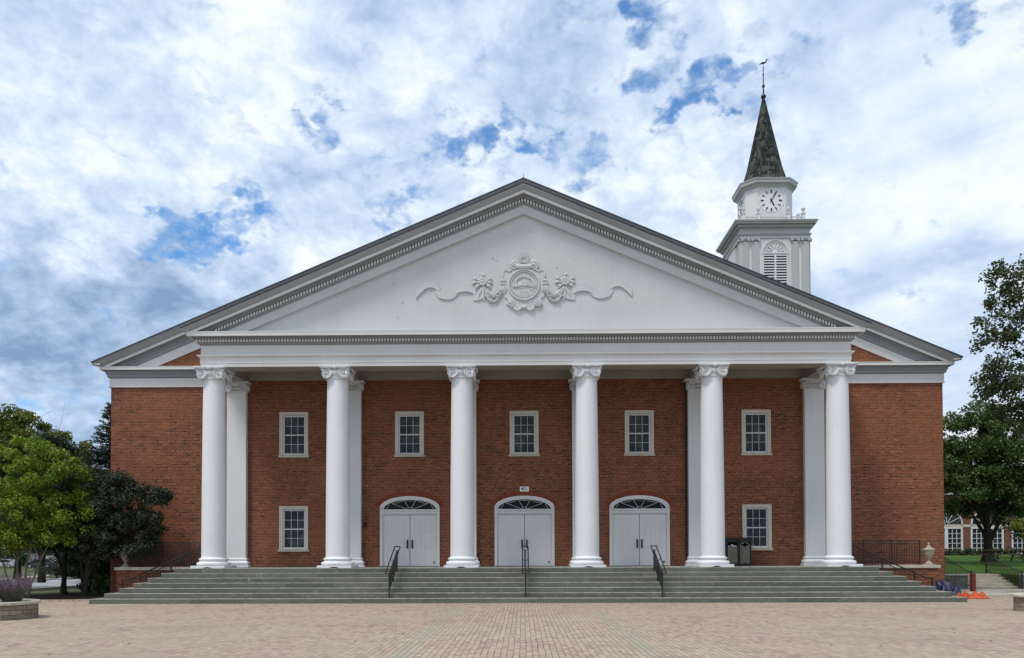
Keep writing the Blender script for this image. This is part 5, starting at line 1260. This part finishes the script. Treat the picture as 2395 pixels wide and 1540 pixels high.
# blue tarpaulin and orange mesh
def crumple(name, m, loc, sx, sy, h, seed, label, cat, nx=46, ny=26, holes_=0.):
    rng = np.random.default_rng(seed); ph = rng.random((14, 4)); mb = MB(); vs = []
    for j in range(ny+1):
        for i in range(nx+1):
            u, v = i/nx*2-1, j/ny*2-1; z = 0; ox = oy = 0
            for a, b, c, d in ph: z += math.sin((a*9-4)*u*2.2+(b*9-4)*v*1.6+c*6.28)*(.4+d*.6); ox += math.sin((b*8-4)*u*2+(d*7-3)*v+a*6)*.03
            env = max(0, 1-(abs(u)**2.6+abs(v)**2.2)); z = h*(.18+.5*abs(z)/3.2)*env**.6+.012
            vs.append((u*sx*(1+.1*math.sin(v*5+seed)), v*sy*(1+.15*math.sin(u*6+seed))+ox, z))
    fs = []
    for j in range(ny):
        for i in range(nx):
            if holes_ and rng.random() < holes_: continue
            fs.append((j*(nx+1)+i, j*(nx+1)+i+1, (j+1)*(nx+1)+i+1, (j+1)*(nx+1)+i))
    mb.add(vs, fs, True); return tag(mb.build(name, m, loc=loc, sharp=60), label, cat)
crumple('tarpaulin', 'blue_tarp', (17.78, 34.6, .01), .68, .42, 1.25, 5, 'crumpled dark blue tarpaulin heaped beside the end of the steps', 'tarpaulin')
crumple('safety_mesh', 'orange_mesh', (17.85, 32.7, .008), .62, .40, .42, 8, 'bright orange plastic mesh heaped on the ground beyond the end of the steps', 'mesh', 60, 34, .12)

# ================================================================== FAR BUILDING ON THE RIGHT
fb = thing('far_building', (45, 88, 1.6), 'low brick building with tall white arched windows beyond the lawn', 'building')
BX0, BX1, BH_ = -10, 30, 6.6
wv = []; spacing = 4.35; wc = []
x = -8.2
while x < 29: wc.append(x); x += spacing
hl = [(c-1.75, c+1.75, .25, 3.1) for c in wc]
xs = sorted({BX0, BX1, *[h[0] for h in hl], *[h[1] for h in hl]}); zs = [-1.5, .25, 3.1, BH_]
g = MB()
for x0, x1 in zip(xs, xs[1:]):
    for z0, z1 in zip(zs, zs[1:]):
        cx, cz = (x0+x1)/2, (z0+z1)/2
        if any(h[0] < cx < h[1] and h[2] < cz < h[3] for h in hl): continue
        g.add([(x0, 0, z0), (x1, 0, z0), (x1, 0, z1), (x0, 0, z1)], [(0, 1, 2, 3)])
g.add([(BX0, 0, -1.5), (BX0, 0, BH_), (BX0, 14, BH_), (BX0, 14, -1.5)], [(0, 1, 2, 3)]); g.add([(BX1, 0, -1.5), (BX1, 14, -1.5), (BX1, 14, BH_), (BX1, 0, BH_)], [(0, 1, 2, 3)]); g.add([(BX0, 14, -1.5), (BX0, 14, BH_), (BX1, 14, BH_), (BX1, 14, -1.5)], [(0, 1, 2, 3)])
g.build('wall', 'brick_far', fb)
g = MB(); g.box(BX0-.3, BX1+.3, -.35, 14.3, BH_+.005, BH_+.35); g.build('cornice', 'trim', fb)
g = MB(); g.add([(BX0-.3, -.35, BH_+.35), (BX1+.3, -.35, BH_+.35), (BX1+.3, 14.3, BH_+.35), (BX0-.3, 14.3, BH_+.35), (BX0+3, 7, BH_+3), (BX1-3, 7, BH_+3)], [(0, 1, 5, 4), (1, 2, 5), (2, 3, 4, 5), (3, 0, 4)]); g.build('roof', 'roof_shingle', fb)
g = MB(); g.box(BX0, BX1, -.05, -.003, 3.12, 3.42); g.build('stone_band', 'sill_stone', fb)
def fwin():
    wn = MB()
    for a, b in ((-1.75, -1.58), (-.16, .16), (1.58, 1.75)): wn.box(a, b, -.06, .1, .25, 3.1)
    wn.box(-1.75, 1.75, -.07, .1, 2.95, 3.12); wn.box(-1.75, 1.75, -.09, .1, .2, .34)
    for x0, x1 in ((-1.58, -.16), (.16, 1.58)):
        for k in (1, 2): xx = x0+(x1-x0)*k/3; wn.box(xx-.025, xx+.025, -.02, .06, .34, 2.95)
        for k in range(1, 5): zz_ = .34+2.61*k/5; wn.box(x0, x1, -.018, .05, zz_-.025, zz_+.025)
    wn.tube([(1.68*math.cos(PI*i/20), -.07, 3.42+1.5*math.sin(PI*i/20)) for i in range(21)], .08, 6)
    for k in range(1, 6): a = PI*k/6; wn.beam((.2*math.cos(a), -.05, 3.42+.2*math.sin(a)), (1.62*math.cos(a), -.05, 3.42+1.45*math.sin(a)), .05, .05)
    o = wn.build('window', 'white', fb)
    MB().box(-1.75, 1.75, .11, .14, .25, 3.12).build('pane', 'glass', o)
    MB().poly([(1.66*math.cos(PI*i/20), 3.42+1.48*math.sin(PI*i/20)) for i in range(21)][::-1], -.02, -.004).build('fanlight', 'glass', o)
    return o
f0 = fwin()
for i, c in enumerate(wc): o = f0 if i == 0 else copy_tree(f0, fb); o.location = (c, 0, 0)
rng = np.random.default_rng(77); t = thing('hedge', (46, 84.6, 1.55), 'long low clipped hedge under the windows of the far building', 'hedge')
C_ = np.stack([rng.random(260)*36-14, rng.normal(size=260)*.3, .15+.55*rng.random(260)], 1); leaf_object('foliage', leaves_np(rng, C_, np.full(260, .42), 9000, .11), 'hedge_leaf', t)
g = MB()
for i in range(30): g.tube([(-14+i*1.2, 0, -.1), (-14+i*1.2, .05, .5)], .03, 5)
g.build('stems', 'bark', t)
t = thing('picnic_bench', (32.3, 55, 1.33), 'weathered wooden garden bench table standing under the dense tree on the lawn', 'bench')
MB().box(-1.15, 1.15, -.38, .38, .70, .75).build('table_top', 'bench_wood', t, bevel=.01)
for s in (-1, 1): MB().box(-1.15, 1.15, s*.72-.14, s*.72+.14, .42, .46).build('seat', 'bench_wood', t)
for s in (-1, 1):
    g = MB(); x = s*.8; g.beam((x, -.7, 0), (x, -.15, .70), .08, .08); g.beam((x, .7, 0), (x, .15, .70), .08, .08); g.beam((x, -.8, .39), (x, .8, .39), .08, .05); g.build('leg', 'bench_wood', t)

# ================================================================== FAR LEFT: HOUSE AND CARS
hs_ = thing('house', (-84, 150, 0), 'pale clapboard house with grey roof far back beyond the left lawn', 'house')
MB().box(-8, 8, 0, 9, 0, 3.4).build('wall', 'siding', hs_)
g = MB(); g.add([(-8.5, -.6, 3.3), (8.5, -.6, 3.3), (8.5, 9.6, 3.3), (-8.5, 9.6, 3.3), (-8.5, 4.5, 6.6), (8.5, 4.5, 6.6)], [(0, 1, 5, 4), (2, 3, 4, 5), (1, 2, 5), (3, 0, 4), (0, 3, 2, 1)]); g.build('roof', 'roof_shingle', hs_)
for x in (-5.5, -1.5, 5): 
    q = MB().box(x-.65, x+.65, -.08, .02, 1.0, 2.5).build('window', 'white', hs_); MB().box(x-.5, x+.5, -.1, -.082, 1.12, 2.38).build('pane', 'glass', q)
MB().box(1.5, 2.6, -.06, .02, 0, 2.2).build('door', 'sign_white', hs_)
hs2 = thing('house', (-128, 165, 0), 'white house partly behind the slim stems at the far left', 'house')
MB().box(-7, 7, 0, 9, 0, 3.6).build('wall', 'siding', hs2)
g = MB(); g.add([(-7.5, -.6, 3.5), (7.5, -.6, 3.5), (7.5, 9.6, 3.5), (-7.5, 9.6, 3.5), (-7.5, 4.5, 6.8), (7.5, 4.5, 6.8)], [(0, 1, 5, 4), (2, 3, 4, 5), (1, 2, 5), (3, 0, 4), (0, 3, 2, 1)]); g.build('roof', 'roof_shingle', hs2)
for x in (-4, 3): 
    q = MB().box(x-.65, x+.65, -.08, .02, 1.0, 2.5).build('window', 'white', hs2); MB().box(x-.5, x+.5, -.1, -.082, 1.12, 2.38).build('pane', 'glass', q)
def car(loc, rz, paint_, label):
    t = thing('parked_car', loc, label, 'car', 'cars parked beyond the lawn', rz)
    side = [(-2.25, .35), (-2.28, .75), (-2.1, .95), (-1.35, 1.02), (-.75, 1.48), (.75, 1.52), (1.5, 1.45), (2.1, 1.0), (2.25, .8), (2.25, .35)]
    g = MB(); n = len(side)
    vs = []
    for y, k in ((-.88, 0), (-.80, 1), (.80, 1), (.88, 0)):
        for x, z in side: vs.append((x, y*(.86 if z > 1.2 else 1), z))
    g.add(vs, [(k*n+i, k*n+(i+1) % n, (k+1)*n+(i+1) % n, (k+1)*n+i) for k in range(3) for i in range(n)]+[tuple(range(n))[::-1], tuple(range(3*n, 4*n))])
    g.build('body', paint_, t)
    for s in (-1, 1):
        g = MB(); q = [(-1.1, 1.03), (-.68, 1.40), (.7, 1.44), (1.35, 1.38), (1.7, 1.05)]; y = s*.80
        g.poly(q if s < 0 else q[::-1], min(y, y+s*.09), max(y, y+s*.09)) ; g.build('side_window', 'glass', t)
        for x in (-1.4, 1.4):
            w_ = MB().lathe([(.20, -.1), (.33, -.1), (.34, 0), (.33, .1), (.20, .1)], 18).xf(Matrix.Rotation(PI/2, 4, 'X')).build('wheel', 'tyre', t, loc=(x, s*.80, .33)); w_.location = (x, s*.80, .33)
            MB().lathe([(.02, -.105), (.20, -.105), (.20, .105), (.02, .105)], 12).xf(Matrix.Rotation(PI/2, 4, 'X')).build('rim', 'car_paint_silver', w_)
    return t
car((-79.5, 133, 0), .1, 'car_paint_dark', 'dark parked car in front of the pale house beyond the lawn')
car((-86.5, 134, 0), .05, 'car_paint_silver', 'silver parked car left of the dark one beyond the lawn')

rng = np.random.default_rng(9); P_ = []
for i in range(260):
    u = rng.random()
    if u < .35: x, y = -17.5-rng.random()*3.5, 31.5+rng.random()*1.8
    elif u < .6: x, y = 17+rng.random()*4, 30+rng.random()*4
    else: x, y = rng.uniform(-12, 12), rng.uniform(14.5, 30)
    P_.append((x, y, .012))
P_ = np.array(P_); n_ = len(P_); a = rng.random(n_)*6.28; t_ = np.stack([np.cos(a), np.sin(a), np.zeros(n_)], 1); b_ = np.stack([-np.sin(a), np.cos(a), np.zeros(n_)], 1); V = np.empty((n_, 4, 3)); q = (.025+.02*rng.random(n_))[:, None]
V[:, 0] = P_-t_*q; V[:, 1] = P_-b_*q*.6+[0, 0, .012]; V[:, 2] = P_+t_*q; V[:, 3] = P_+b_*q*.6+[0, 0, .008]
lf = leaf_object('fallen_leaves', V.reshape(-1, 3), 'bark_grey', None); tag(lf, 'small dry fallen leaves scattered over the paving', 'leaves', None, 'stuff')
